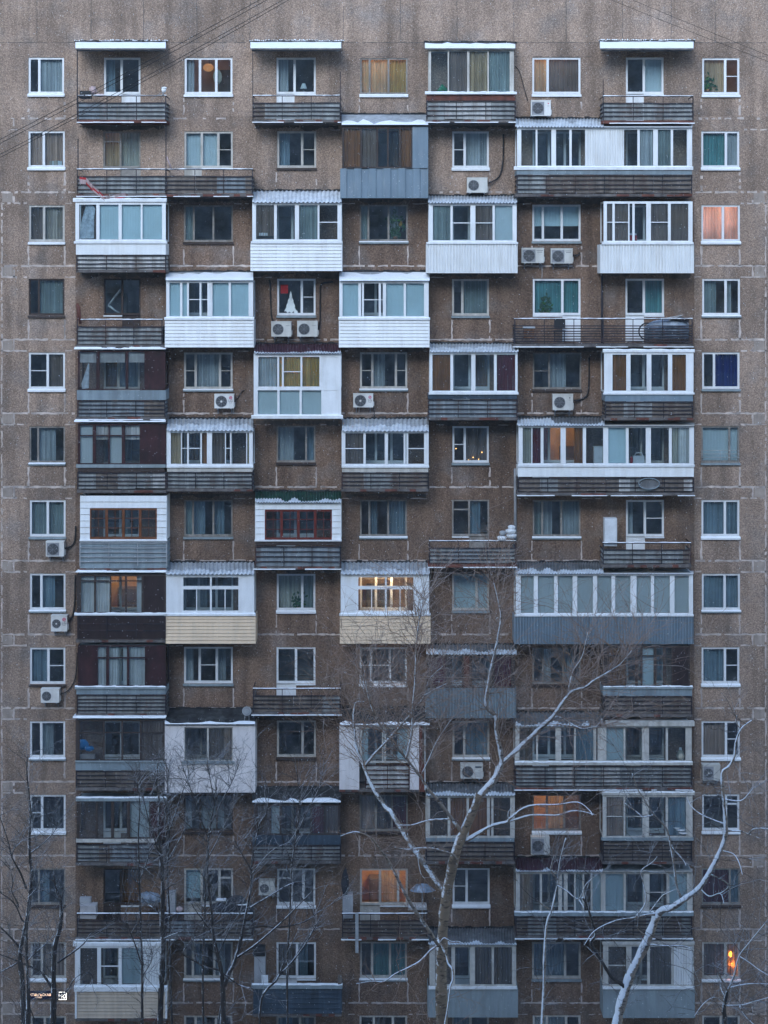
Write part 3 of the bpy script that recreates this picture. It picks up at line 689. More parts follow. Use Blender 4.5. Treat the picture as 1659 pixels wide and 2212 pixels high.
def boxed(b, x0, x1, y0, y1, wx0, wx1, wy0, wy1, wm, sid='siding_w'):
    clad(b, x0, x1, y0, wy0, 'h', sid, pitch=13); clad(b, x0, wx0, wy0, y1, 'h', sid, pitch=13); clad(b, wx1, x1, wy0, y1, 'h', sid, pitch=13, sides=True)
    if y1 > wy1: clad(b, wx0, wx1, wy1, y1, 'f', sid, sides=False)
    n = 4; w = (wx1 - wx0) / n; sp = ' '.join('%.1f-%.1fd' % (wx0 + w * i + 3, wx0 + w * (i + 1) - 3) for i in range(n)); glaze(b, wx0, wx1, wy0, wy1, sp, wm, d=D - .01, tb=4, bb=5, side=False)
    gr = MB()
    for i in range(n):
        m0 = wx0 + w * (i + .5); gr.box(m0 - .6, m0 + .6, wy0 + 4, wy1 - 5, D - .05, D - .02, D)
        for y in (wy0 + 21, wy0 + 42): gr.box(wx0 + w * i + 3, wx0 + w * (i + 1) - 3, y, y + 1.3, D - .05, D - .022, D)
    build('glazing_bars', gr, wm, b)
boxed(b, 173, 360, 1071, 1167, 194, 339, 1098, 1165, 'wood')
ledge(b, 172, 361, 1166, 1169); clad(b, 173, 360, 1170, 1228, 'h', 'metal_g', pitch=11); rail(b, 173, 360, 1172, 1222, bars=5, high=False, sheets=False, d=1.03, m='grey'); slab(b, 172, 358, 1233); strip_snow(b, 163, 358, 1236, .6, 1.1, .05)
b = balcony('dark brown boxed balcony with pale curtains and brown boards below', 167, 358, 1388)
glaze(b, 166, 358, 1241, 1326, "175-203l 207-237l 240-270d 274-296d 296-306l 310-354X", 'dark', tb=4, bb=3, panel='siding_d', bar=1255)
ledge(b, 161, 360, 1325, 1329, 'white', snow=True); clad(b, 167, 358, 1329, 1380, 'f', 'siding_d'); rail(b, 168, 357, 1332, 1376, None, False, sheets=False, d=1.02, bars=3); slab(b, 165, 358, 1388, snow=False)
b = balcony('maroon boxed balcony with a pair of pale curtains behind a grey band', 166, 358, 1546)
glaze(b, 168, 358, 1394, 1484, "172-209X 211-229l 235-255l 255-266d 266-273l 273-274d 279-313l 316-355X", 'maroon', tb=3, bb=3, bar=1421)
ledge(b, 162, 358, 1483, 1488, 'plate_g', snow=True); clad(b, 165, 358, 1488, 1500, 'f', 'metal_g'); rail(b, 167, 358, 1501, 1541, 'infill', False); slab(b, 165, 358, 1547); strip_snow(b, 157, 358, 1551, .6, 1.12, .045)
b = balcony('dark glazed balcony with a blue bag behind the glass', 164, 356, 1706)
glaze(b, 164, 356, 1555, 1643, "172-222d 226-262d 266-302d 306-352k", 'dark', tb=3, bb=2, gl='glass_dim', bar=1583)
clad(b, 163, 356, 1646, 1664, 'f', 'metal_g'); ledge(b, 163, 357, 1643, 1646, 'plate_g'); rail(b, 165, 354, 1665, 1700, 'infill_o', False); slab(b, 164, 356, 1708, snow=False)
b = balcony('dark glazed balcony under a ragged snowy ledge', 165, 358, 1870)
ledge(b, 164, 360, 1723, 1730, 'plate_g', snow=True); glaze(b, 166, 358, 1730, 1812, "172-206d 211-240d 246-274d 281-322f 326-355X", 'dark', tb=2, bb=2, gl='glass_dim')
ledge(b, 165, 338, 1812, 1819, 'cream_frame'); rail(b, 166, 358, 1823, 1862, 'infill_o', False, alt=('infill', 'infill_b')); slab(b, 164, 358, 1870, snow=False)
b = balcony('open balcony stacked with old boxes near the bottom left', 167, 358, 2030); rail(b, 167, 358, 1973, 2022, 'infill_o'); slab(b, 165, 358, 2030)
b = balcony('open balcony with snow along its rail and dark bundles', 358, 545, 2030); rail(b, 359, 545, 1973, 2022, 'infill_o'); slab(b, 359, 545, 2030)
b = balcony('white glazed balcony above beige boards with white corners', 163, 360, 2200)
ledge(b, 158, 352, 2036, 2043, snow=True); glaze(b, 162, 352, 2043, 2131, "173-210d 218-256d+ 263-304f 307-347#")
ledge(b, 160, 362, 2131, 2141, snow=True); clad(b, 166, 357, 2141, 2200, 'h', 'siding_b'); post(b, 164, 2141, 2200, 1.0, 2, 'white'); post(b, 359, 2141, 2200, 1.0, 2, 'white'); slab(b, 164, 358, 2206, snow=False)
# column C -----------------------------------------------------------------
b = balcony('white glazed balcony with blue blinds left of the paper fir tree window', 356, 548, 751)
roof(b, 358, 547, 587, 605, 'slate_l', amp=0, snow=.85, rag=.3); glaze(b, 359, 547, 606, 687, "366-389T 394-404T 408-431d+ 435-448d+ 459-494T 499-537T")
ledge(b, 355, 549, 687, 691, snow=True); clad(b, 356, 548, 691, 751, 'h', 'siding_w')
b = balcony('white glazed balcony with a yellow cupboard above stained panels', 360, 546, 1062)
roof(b, 360, 547, 904, 930, 'slate_l', snow=.45); glaze(b, 360, 546, 930, 1006, "369-391q 393-404d+ 408-433d+ 436-447o 458-486k 488-497d+ 500-532d 534-538y")
ledge(b, 360, 547, 1006, 1010); clad(b, 361, 545, 1011, 1019, 'f', 'cream_frame'); rail(b, 361, 545, 1020, 1055, 'infill', False, alt=('infill_b', 'infill_o', 'infill_o')); slab(b, 360, 546, 1062, snow=False)
def pvc(b, x0, x1, y0, wx0, wx1, code):
    clad(b, x0, wx0, y0, 1327, 'f', 'white'); clad(b, wx1, x1, y0, 1327, 'f', 'white'); clad(b, wx0, wx1, y0, 1244, 'f', 'white', sides=False)
    h = (wx1 - wx0) / 2; m = wx0 + h
    glaze(b, wx0, wx1, 1244, 1270, '%.1f-%.1f%s %.1f-%.1f%s' % (wx0 + 2, m - 2, code, m + 2, wx1 - 2, code), side=False, tb=3, bb=4)
    q = h / 2; glaze(b, wx0, wx1, 1270, 1327, ' '.join('%.1f-%.1f%s' % (wx0 + q * i + (2 if i % 2 == 0 else 1), wx0 + q * (i + 1) - (2 if i % 2 else 1), code) for i in range(4)), side=False, tb=3, bb=8)
b = balcony('white panelled balcony above cream boards left of the lit one', 356, 552, 1391)
roof(b, 358, 549, 1214, 1240, 'slate_l', snow=.3); pvc(b, 359, 549, 1240, 394, 517, 'd'); ledge(b, 355, 552, 1326, 1330, snow=True); clad(b, 358, 552, 1330, 1391, 'h', 'siding_c')
b = balcony('white painted masonry balcony with one wide sliding window', 355, 551, 1712)
def dark_roof(b, x0, x1, yb, yf, sn=.12): roof(b, x0, x1, yb, yf, 'tar', amp=0, snow=sn, rag=.22, snow_h=.03)
dark_roof(b, 356, 551, 1530, 1564); clad(b, 356, 398, 1567, 1712, 'f', 'masonry', pitch=9); clad(b, 503, 551, 1567, 1712, 'f', 'masonry'); clad(b, 398, 503, 1567, 1571, 'f', 'masonry', sides=False)
clad(b, 398, 503, 1644, 1712, 'f', 'masonry', sides=False); glaze(b, 398, 503, 1571, 1644, "400-447d 451-485k 485-501p", 'cream_frame', d=D - .05, tb=2, bb=2, side=False); ledge(b, 393, 507, 1644, 1648, 'plate_g', out=.1)
# column D -----------------------------------------------------------------
b = balcony('open balcony under a snow canopy with a lamp in its window', 547, 735, 265); canopy(b, 541, 737, 91, 104); rail(b, 547, 735, 206, 258); slab(b, 547, 735, 265); post(b, 735, 155, 210); post(b, 546, 106, 262, .98, .7)
b = balcony('white glazed balcony above white boards with a white corrugated roof', 540, 739, 586)
roof(b, 545, 738, 412, 437, 'slate_l', snow=.9, rag=.15); glaze(b, 545, 738, 438, 521, "553-592k 598-637d 646-686g 690-729d+"); ledge(b, 542, 740, 521, 526); clad(b, 541, 739, 526, 586, 'h', 'siding_w')
b = balcony('white balcony with yellow lit panes above frosted teal panels', 547, 738, 903)
roof(b, 549, 736, 742, 763, 'roof_m', wave=6, snow=.16, rag=.2); glaze(b, 548, 737, 764, 838, "558-599s 603-609y 613-649y+ 653-690y 698-731X", tb=7, bb=3, panel='white')
glaze(b, 548, 737, 838, 899, "557-599T 604-647T 652-694T 698-731X", tb=5, bb=4, panel='white', side=False, gl='glass_dim'); clad(b, 548, 737, 899, 900.5, 'f', 'white'); ledge(b, 543, 741, 898, 904, out=.07, snow=True)
b = balcony('white boxed balcony with red wooden casements under a green roof', 551, 738, 1228)
roof(b, 551, 737, 1061, 1085, 'roof_g', wave=6, snow=.22, rag=.3); boxed(b, 551, 737, 1086, 1167, 572, 717, 1101, 1166, 'redwood'); ledge(b, 550, 738, 1166, 1169)
clad(b, 552, 736, 1169, 1178, 'f', 'dark'); rail(b, 552, 735, 1180, 1223, 'infill_b', False, alt=('infill_b', 'infill_b'), bars=4); slab(b, 550, 736, 1230)
b = balcony('open balcony with dark bars behind the birch twigs', 547, 735, 1545); rail(b, 547, 735, 1487, 1538, 'infill_o'); slab(b, 545, 736, 1545)
b = balcony('dark glazed balcony with a slate blue band and broken snowy roof', 545, 735, 1862)
dark_roof(b, 545, 736, 1700, 1733, .2); glaze(b, 548, 734, 1738, 1804, "556-582d 586-604f 608-640d 646-670d 674-700m 703-730k", 'dark', tb=3, bb=2, gl='glass_dim')
clad(b, 545, 735, 1804, 1825, 'f', 'night_b'); rail(b, 547, 735, 1826, 1858, 'infill', False); slab(b, 546, 735, 1866, snow=False)
b = balcony('balcony fenced with dark blue sheets under a snowy rail', 545, 738, 2190)
ledge(b, 543, 740, 2127, 2135, 'plate_g', snow=True); clad(b, 547, 738, 2136, 2190, 'h', 'night_b', pitch=10); slab(b, 546, 737, 2196, snow=False)
post(b, 734, 2106, 2128, 1.0, 4, 'infill_o')
# column E -----------------------------------------------------------------
b = balcony('blue grey sheet metal balcony with brown wooden glazing', 735, 925, 428)
roof(b, 738, 925, 247, 269, 'slate_l', amp=0, snow=.3, rag=.5, snow_h=.008); glaze(b, 739, 891, 275, 363, "743-778o 782-813k 817-836d 840-862d 866-888o", 'dark', tb=3, bb=3); clad(b, 891, 925, 273, 363, 'f', 'metal_b')
clad(b, 735, 925, 364, 428, 'v', 'metal_b', pitch=31); clad(b, 738, 925, 270, 274, 'f', 'dark', sides=False)
b = balcony('white glazed balcony above white boards right of the paper fir tree window', 732, 928, 751)
roof(b, 733, 928, 587, 606, 'slate_l', amp=0, snow=.85, rag=.3); glaze(b, 733, 926, 607, 687, "740-774T 780-782d 786-818d+ 823-827d+ 834-872T 877-916T"); ledge(b, 731, 929, 687, 691, snow=True); clad(b, 732, 928, 691, 751, 'h', 'siding_w')
b = balcony('white glazed balcony with one bar crossing its left pane', 738, 926, 1062)
roof(b, 739, 926, 904, 931, 'slate_l', snow=.45); glaze(b, 738, 926, 931, 1006, "746-785k+ 790-831d 838-872d 876-878d 882-916d+"); ledge(b, 738, 927, 1006, 1010)
clad(b, 739, 925, 1011, 1020, 'f', 'cream_frame'); rail(b, 739, 925, 1021, 1056, 'infill_o', False, alt=('infill', 'infill_b')); slab(b, 738, 925, 1062, snow=False)
b = balcony('white panelled balcony lit warm inside above cream boards', 734, 930, 1391)
roof(b, 736, 928, 1214, 1240, 'slate_l', snow=.35); pvc(b, 736, 927, 1240, 772, 895, 'd'); ledge(b, 733, 930, 1326, 1330, snow=True); clad(b, 734, 930, 1330, 1391, 'h', 'siding_c')
l = bpy.data.lights.new('balcony_lamp', 'POINT'); l.energy = 19; l.color = (1, .62, .33); l.shadow_soft_size = .06; lo = bpy.data.objects.new('balcony_lamp', l); COL.objects.link(lo); lo.parent = b; lo.location = pt(833, 1242, .35) - parent_world(b)
b = balcony('white masonry balcony with bare railing bars under its window', 733, 918, 1706)
dark_roof(b, 735, 928, 1528, 1566); clad(b, 733, 776, 1568, 1706, 'f', 'masonry'); clad(b, 885, 905, 1568, 1706, 'f', 'masonry'); clad(b, 776, 885, 1566, 1570, 'f', 'masonry', sides=False)
glaze(b, 777, 885, 1571, 1648, "782-794f 794-825d 828-830f 834-860d 860-880f", 'cream_frame', d=D - .03, tb=3, bb=4, side=False); rail(b, 790, 884, 1652, 1703, 'infill_w', False, alt=('infill_w', 'infill'), bars=5, third=2, m='maroon'); slab(b, 733, 918, 1711, snow=False)
post(b, 909, 1568, 1650, .98, 3, 'rust'); post(b, 918, 1568, 1706, 1.0, 1.2, 'infill_w'); clad(b, 905, 917, 1650, 1706, 'f', 'rust', sides=False)
b = balcony('open balcony before a warmly lit door behind the birch', 740, 925, 2030); rail(b, 740, 922, 1973, 2022, 'infill_o'); slab(b, 739, 924, 2030); post(b, 771, 1972, 2058, 1.03, 3.4, 'grey')
# column F -----------------------------------------------------------------
b = balcony('thin framed glass balcony under a snowy roof at the top', 919, 1114, 265)
roof(b, 918, 1113, 92, 104, 'slab', amp=0, snow=.8, rag=.25, thick=.05, snow_h=.06); glaze(b, 926, 1110, 106, 201, "931-967d 970-1009k 1014-1053q 1056-1101g", 'cream_frame', tb=5, bb=2, fd=.03)
ledge(b, 918, 1116, 200, 204, 'white', out=.1, snow=True); clad(b, 922, 1113, 205, 217, 'f', 'rust'); rail(b, 922, 1113, 218, 258, 'infill_w', False, alt=('infill', 'infill_w'), bars=4); slab(b, 921, 1113, 265)
b = balcony('white glazed balcony above white ribbed panels beside the paired air conditioners', 920, 1118, 590)
roof(b, 925, 1117, 423, 438, 'slate_l', snow=.6, wave=7); glaze(b, 926, 1116, 439, 523, "935-973g 978-1016d+ 1027-1064k+ 1069-1107f"); ledge(b, 921, 1119, 523, 527); clad(b, 921, 1118, 527, 590, 'v', 'siding_w')
b = balcony('white glazed balcony with orange and maroon panes and a white box', 925, 1119, 908)
roof(b, 928, 1120, 742, 760, 'slate_l', snow=.55, wave=7); glaze(b, 928, 1118, 761, 848, "934-973o 979-1018d 1027-1067d 1073-1113m"); ledge(b, 926, 1120, 847, 852)
clad(b, 925, 1117, 852, 862, 'f', 'night_b'); rail(b, 926, 1117, 863, 902, 'infill_b', False, alt=('infill_b', 'metal_b')); slab(b, 925, 1118, 908, snow=False)
b = balcony('open balcony with pots and bowls piled at its right end', 928, 1115, 1225); rail(b, 928, 1114, 1168, 1216); slab(b, 926, 1116, 1226, 'rust')
b = balcony('open fronted dark balcony with grey corrugated panels behind the birch', 920, 1116, 1551)
roof(b, 921, 1116, 1392, 1413, 'slate', snow=.4, wave=7); glaze(b, 924, 1112, 1414, 1486, "928-962m 962-998d 1002-1014X 1020-1062d 1068-1104m", 'dark', tb=3, bb=2, panel='rust', gl='glass_dim'); clad(b, 920, 1115, 1486, 1551, 'v', 'metal_g', pitch=6.6)
b = balcony('white glazed balcony with a warm orange middle pane', 920, 1112, 1866)
roof(b, 921, 1113, 1692, 1718, 'slate', snow=.25, wave=7); glaze(b, 920, 1112, 1718, 1810, "929-967d 973-1008o 1013-1052o 1058-1061d 1066-1102d", 'cream_frame'); clad(b, 920, 1111, 1810, 1818, 'f', 'metal_g'); rail(b, 921, 1111, 1819, 1858, 'infill_o', False); slab(b, 920, 1112, 1867, snow=False)
b = balcony('glazed balcony with a grey flat front behind the birch trunk', 924, 1119, 2197)
roof(b, 925, 1116, 2004, 2040, 'slate', snow=.15, wave=6); glaze(b, 928, 1115, 2041, 2131, "940-975d 983-1015d 1026-1062k 1067-1106k", 'cream_frame'); ledge(b, 926, 1117, 2131, 2136); clad(b, 924, 1119, 2136, 2198, 'f', 'plate_g')
# columns G and H -----------------------------------------------------------
b = balcony('open balcony under the rightmost snow canopy', 1302, 1498, 267); canopy(b, 1296, 1498, 90, 104); rail(b, 1303, 1497, 207, 259); slab(b, 1301, 1498, 267, 'rust'); post(b, 1303, 172, 209, 1.0, .9)
b = balcony('double width white glazed balcony with a white ribbed middle panel', 1115, 1496, 425)
roof(b, 1113, 1304, 256, 274, 'slate_l', snow=.7, rag=.5, wave=7); roof(b, 1304, 1496, 268, 274, 'white', amp=0, edge=False); glaze(b, 1117, 1495, 275, 362, "1126-1157d 1161-1191d 1201-1230d 1235-1264d 1266-1346# 1348-1377d 1382-1411s 1421-1449g 1454-1484d")
ledge(b, 1110, 1497, 361, 367, snow=True); clad(b, 1116, 1495, 368, 377, 'f', 'metal_g'); rail(b, 1117, 1494, 378, 417, 'infill_o', False, third=6, alt=('infill', 'infill_o', 'infill_b')); slab(b, 1114, 1495, 425, snow=False)
b = balcony('white glazed balcony above white ribbed panels at the right', 1296, 1499, 590)
glaze(b, 1304, 1496, 435, 524, "1311-1323k+ 1328-1357k+ 1360-1366d 1371-1396d 1406-1443k+ 1449-1487k"); ledge(b, 1300, 1498, 523, 528); clad(b, 1297, 1499, 528, 590, 'v', 'siding_w')
b = balcony('double width open balcony with a crate and a tarpaulin bundle', 1110, 1496, 750); rail(b, 1112, 1495, 688, 742, third=6, sheets=False, bars=7); slab(b, 1109, 1496, 750)
b = balcony('white glazed balcony with ochre outer panes above a blue grey band', 1305, 1499, 908)
ledge(b, 1302, 1500, 756, 761, snow=True); glaze(b, 1305, 1498, 761, 848, "1323-1353o 1362-1397d 1407-1443d 1452-1482o"); ledge(b, 1303, 1500, 848, 852); clad(b, 1307, 1497, 852, 867, 'f', 'metal_b')
rail(b, 1308, 1496, 868, 902, 'infill_o', False, alt=('infill', 'infill_b')); slab(b, 1306, 1497, 908, snow=False)
b = balcony('double width white glazed balcony with cupboards, plants and a white band', 1119, 1500, 1070)
roof(b, 1117, 1306, 901, 919, 'slate', snow=.5, rag=.6, wave=7); roof(b, 1306, 1500, 913, 919, 'cream_frame', amp=0, edge=False); glaze(b, 1120, 1499, 919, 1005, "1129-1148c 1150-1168m 1174-1211d 1222-1242d 1242-1259o 1266-1303d 1314-1352T 1358-1395d 1406-1445d 1451-1467c 1467-1489l")
ledge(b, 1118, 1500, 1003, 1008); clad(b, 1119, 1499, 1008, 1030, 'f', 'siding_w'); rail(b, 1120, 1498, 1032, 1062, 'infill_o', False, third=6, alt=('infill', 'infill_b', 'infill_w')); slab(b, 1119, 1499, 1071)
b = balcony('open balcony with a tall white cupboard at its left end', 1302, 1493, 1226); rail(b, 1303, 1492, 1172, 1217); slab(b, 1301, 1493, 1226, snow=False)
b = balcony('long white glazed balcony of nine reflecting panes above blue panels', 1111, 1498, 1391)
roof(b, 1114, 1304, 1214, 1239, 'slate', snow=.35, wave=6); roof(b, 1304, 1498, 1233, 1239, 'white', amp=0, edge=False); glaze(b, 1114, 1497, 1239, 1328, "1125-1153f 1162-1197f 1205-1237f 1247-1281f 1290-1321f 1329-1362f 1375-1406f 1413-1447f 1457-1488f", gl='glass_dim')  # pale blue-grey sheets behind these panes stand in for their reflection
ledge(b, 1112, 1498, 1327, 1331); clad(b, 1111, 1498, 1331, 1391, 'v', 'metal_b', pitch=6.0)
b = balcony('dark boxed balcony with a rust brown left end and grey band', 1302, 1495, 1548)
glaze(b, 1303, 1490, 1396, 1484, "1312-1350o 1352-1372d 1378-1384d 1388-1412f 1418-1432d 1438-1450d 1454-1487X", 'dark', tb=3, bb=3, panel='siding_d', bar=1417)
ledge(b, 1303, 1496, 1483, 1488, 'plate_g', snow=True); clad(b, 1303, 1495, 1488, 1503, 'f', 'metal_g'); rail(b, 1305, 1494, 1504, 1542, 'infill_o', False, alt=('infill_o', 'infill')); slab(b, 1303, 1495, 1549, snow=False)
b = balcony('double width glazed balcony half under a broken snowy roof', 1113, 1496, 1706)
roof(b, 1114, 1302, 1538, 1568, 'slate', snow=.35, rag=.6, wave=8); ledge(b, 1308, 1499, 1557, 1567, 'cream_frame', out=.12); glaze(b, 1113, 1494, 1567, 1647, "1122-1158d 1162-1200d 1212-1240d 1244-1282b 1288-1291d 1310-1347f 1351-1387d 1402-1438d 1443-1481d", 'cream_frame')
ledge(b, 1112, 1496, 1646, 1652, 'cream_frame', snow=True); rail(b, 1114, 1494, 1655, 1698, 'infill', False, third=6, alt=('infill_o', 'infill_w')); slab(b, 1113, 1495, 1707)
b = balcony('white glazed balcony with dishes stacked in its right pane', 1299, 1497, 1868)
ledge(b, 1300, 1500, 1711, 1717, 'cream_frame', snow=True); glaze(b, 1302, 1496, 1717, 1810, "1310-1347p+ 1351-1388d+ 1402-1438d 1443-1482b", 'cream_frame'); ledge(b, 1299, 1498, 1809, 1815, 'plate_g'); rail(b, 1303, 1494, 1817, 1858, 'infill_o', False, alt=('infill_o', 'infill')); slab(b, 1302, 1495, 1867, snow=False)
b = balcony('double width glazed balcony with shelves inside above dark bars', 1113, 1497, 2030)
roof(b, 1114, 1302, 1852, 1882, 'roof_m', wave=6, snow=.1); roof(b, 1302, 1496, 1876, 1882, 'cream_frame', amp=0, edge=False); glaze(b, 1114, 1496, 1883, 1972, "1123-1150p 1150-1166d 1171-1206d 1214-1218d 1226-1240d 1244-1258s 1262-1276d 1280-1298f 1308-1347f 1352-1390d 1403-1440d+ 1446-1484f", 'cream_frame')
ledge(b, 1111, 1498, 1970, 1978, 'plate_g', snow=True); rail(b, 1115, 1494, 1980, 2020, 'infill_o', False, third=6, alt=('infill_o', 'infill')); slab(b, 1114, 1495, 2028)
b = balcony('glazed balcony with a white end panel above a grey flat front', 1303, 1500, 2198)
ledge(b, 1301, 1500, 2034, 2040, 'cream_frame'); glaze(b, 1303, 1499, 2040, 2131, "1314-1353d+ 1364-1398d 1404-1450k 1456-1495#", 'cream_frame'); ledge(b, 1302, 1500, 2131, 2136); clad(b, 1303, 1501, 2136, 2199, 'f', 'plate_g')
# ------------------------------------------------------------------ air conditioners
def aircon(x0, x1, y0, y1, label, style='plain', body='ac', frac=.60, hub=True, hose=None, dark_front=False):
    d0, d1 = .06, .36; a, b = pt(x0, y1, d1), pt(x1, y0, d1); w, h = b.x - a.x, b.z - a.z
    o = empty('air_conditioner', (a.x + w / 2, 0, a.z)); tag(o, label, 'air conditioner', 'air conditioners on the facade')
    m = MB(); fw = w * frac; cx, cz = a.x + fw * .5 + .015, a.z + h * .49; r = min(fw, h) * .41; f = -d1
    m.hexa([(a.x, f, a.z), (b.x, f, a.z), (b.x, f, b.z), (a.x, f, b.z)], [(a.x, -d0, a.z), (b.x, -d0, a.z), (b.x, -d0, b.z), (a.x, -d0, b.z)])
    m.hexa([(a.x - .006, f - .01, b.z - .02), (b.x + .006, f - .01, b.z - .02), (b.x + .006, f - .01, b.z + .012), (a.x - .006, f - .01, b.z + .012)],
           [(a.x - .006, -d0 + .005, b.z - .02), (b.x + .006, -d0 + .005, b.z - .02), (b.x + .006, -d0 + .005, b.z + .012), (a.x - .006, -d0 + .005, b.z + .012)])
    m.hexa([(b.x, f + .08, a.z + .05), (b.x + .035, f + .08, a.z + .05), (b.x + .035, f + .08, a.z + h * .42), (b.x, f + .08, a.z + h * .42)], [(b.x, f + .2, a.z + .05), (b.x + .035, f + .2, a.z + .05), (b.x + .035, f + .2, a.z + h * .42), (b.x, f + .2, a.z + h * .42)])
    build('casing', m, body, o)
    g = MB(); g.disc((cx, f - .004, cz), 0, r * .99, 28, 0)
    if dark_front: g.hexa([(a.x + .03, f - .003, a.z + .03), (a.x + fw, f - .003, a.z + .03), (a.x + fw, f - .003, b.z - .05), (a.x + .03, f - .003, b.z - .05)], [(a.x + .03, f - .001, a.z + .03), (a.x + fw, f - .001, a.z + .03), (a.x + fw, f - .001, b.z - .05), (a.x + .03, f - .001, b.z - .05)], 1)
    build('fan_opening', g, ['black', 'pipe'], o)
    w2 = MB()
    for k in range(1, 6): w2.disc((cx, f - .014, cz), r * k / 6 + .001, r * k / 6 + .009, 28)
    for k in range(8):
        t = math.pi * k / 4; w2.tube([(cx, f - .012, cz), (cx + r * math.cos(t), f - .012, cz + r * math.sin(t))], .004, 4)
    w2.disc((cx, f - .012, cz), r, r + .014, 28); build('fan_grille', w2, 'pipe', o)
    if hub: q = MB(); q.disc((cx, f - .018, cz), 0, r * .2, 16); build('hub_cap', q, body, o)
    lx = a.x + fw + (w - fw) * .5
    if style == 'lg':
        q = MB(); q.disc((lx, f - .003, b.z - h * .24), 0, h * .115, 20); q.disc((lx, f - .005, b.z - h * .24), h * .06, h * .075, 16, 1); q.wbox((lx, f - .004, b.z - h * .24), (.004, .001, h * .05), 1); q.wbox((lx + .012, f - .004, b.z - h * .28), (.012, .001, .004), 1)
        build('emblem', q, ['logo_red', 'white'], o); build('lettering', text_mesh('LG', h * .25, (lx, f - .004, b.z - h * .47)), 'ink', o)
        q = MB(); q.wbox((lx, f - .002, b.z - h * .62), (.06, .001, .004)); build('type_line', q, 'ink', o)
    elif style == 'lines':
        q = MB(); q.wbox((lx, f - .002, b.z - h * .16), ((w - fw) * .38, .001, .008)); q.wbox((lx, f - .002, b.z - h * .27), ((w - fw) * .3, .001, .008)); build('type_line', q, 'ink', o)
    elif style == 'script':
        q = MB(); q.tube([(lx - .07 + .02 * i, f - .002, b.z - h * .27 + (.012 if i % 2 else -.008)) for i in range(8)], .005, 4); build('type_line', q, 'ink', o)
    elif style == 'red':
        q = MB(); q.wbox((lx + .03, f - .002, b.z - h * .2), (.02, .001, .02)); q.wbox((lx + .03, f - .002, b.z - h * .36), (.035, .001, .006), 1); build('emblem', q, ['logo_red', 'ink'], o)
    elif style == 'mark':
        q = MB(); q.wbox((lx + .01, f - .002, b.z - h * .22), (.022, .001, .022)); q.wbox((lx + .01, f - .002, b.z - h * .36), (.03, .001, .007)); build('emblem', q, 'ink', o)
    elif style == 'blue':
        q = MB(); q.wbox((lx, f - .002, b.z - h * .17), ((w - fw) * .36, .001, .03)); build('emblem', q, 'night_b', o)
        q = MB(); [q.wbox((lx, f - .002, a.z + .08 + .05 * k), ((w - fw) * .36, .001, .006)) for k in range(4)]; build('louvre', q, 'pipe', o)
    br = MB()
    for x in (a.x + w * .15, b.x - w * .15):
        br.hexa([(x - .018, f - .01, a.z - .035), (x + .018, f - .01, a.z - .035), (x + .018, f - .01, a.z), (x - .018, f - .01, a.z)], [(x - .018, -.004, a.z - .035), (x + .018, -.004, a.z - .035), (x + .018, -.004, a.z), (x - .018, -.004, a.z)])
        br.hexa([(x - .018, -.03, a.z - .22), (x + .018, -.03, a.z - .22), (x + .018, -.03, a.z - .036), (x - .018, -.03, a.z - .036)], [(x - .018, -.004, a.z - .22), (x + .018, -.004, a.z - .22), (x + .018, -.004, a.z - .036), (x - .018, -.004, a.z - .036)])
    build('bracket', br, 'pipe', o)
    if hose:
        hm = MB()
        for line in hose:
            P = [pt(x + R.uniform(-.6, .6), y, .05 + (.12 if i == 0 else 0)) for i, (x, y) in enumerate(line['p'])]; Q = []
            for i in range(len(P) - 1):
                for k in range(4):
                    t = k / 4; p0, p1, p2, p3 = P[max(i - 1, 0)], P[i], P[i + 1], P[min(i + 2, len(P) - 1)]
                    Q.append(.5 * ((2 * p1) + (p2 - p0) * t + (2 * p0 - 5 * p1 + 4 * p2 - p3) * t * t + (3 * p1 - p0 - 3 * p2 + p3) * t ** 3))
            Q.append(P[-1]); hm.tube(Q, [line.get('r', .03) * R.uniform(.85, 1.2) for _ in Q], 6)
        build('hose', hm, 'hose' if not hose[0].get('white') else 'infill_w', o)
    return o
H = lambda *p, r=.03, white=False: [dict(p=p, r=r, white=white)]
aircon(1147, 1190, 217, 250, 'white air conditioner with a small red mark under the top floor window', 'red', 'ac_w', .66, False, H((1140, 218), (1132, 190), (1122, 155), (1112, 142), r=.014), True)
aircon(1009, 1053, 384, 416, 'air conditioner with a thick black hose hooking up the wall on its right', 'plain', 'ac', .60, False, H((1055, 396), (1078, 382), (1086, 352), (1088, 320), (1087, 290)))
aircon(1127, 1175, 536, 568, 'left one of the pair of dark fronted air conditioners under one window', 'lines', 'ac', .62, False, H((1170, 570), (1171, 588), (1171, 602), r=.012, white=True), True)
aircon(1190, 1237, 537, 569, 'right one of the pair of dark fronted air conditioners under one window', 'lines', 'ac', .62, False, H((1239, 552), (1250, 550), (1252, 545)), True)
aircon(586, 629, 695, 727, 'left air conditioner below the paper fir tree window', 'script', 'ac', .64, False, H((590, 694), (586, 680), (585, 640), (584, 612), (582, 604)))
aircon(642, 686, 694, 727, 'right air conditioner below the paper fir tree window', 'script', 'ac', .64, False, H((688, 712), (691, 690), (692, 640), (692, 618), (700, 611), (720, 609)))
aircon(463, 505, 852, 882, 'air conditioner with red emblem right of the dark red glazed balcony', 'lg', 'ac_w', .68, True, H((506, 868), (514, 858), (522, 846), (528, 843), r=.016))
aircon(763, 806, 851, 880, 'air conditioner with red emblem right of the yellow lit balcony', 'lg', 'ac_w', .68, True, H((806, 878), (808, 892), (809, 904), r=.016))
aircon(1194, 1238, 852, 886, 'cream air conditioner between the orange paned balcony and the ochre paned one', 'mark', 'ac', .64, False, H((1239, 866), (1258, 862), (1270, 850), (1273, 810), (1272, 772)))
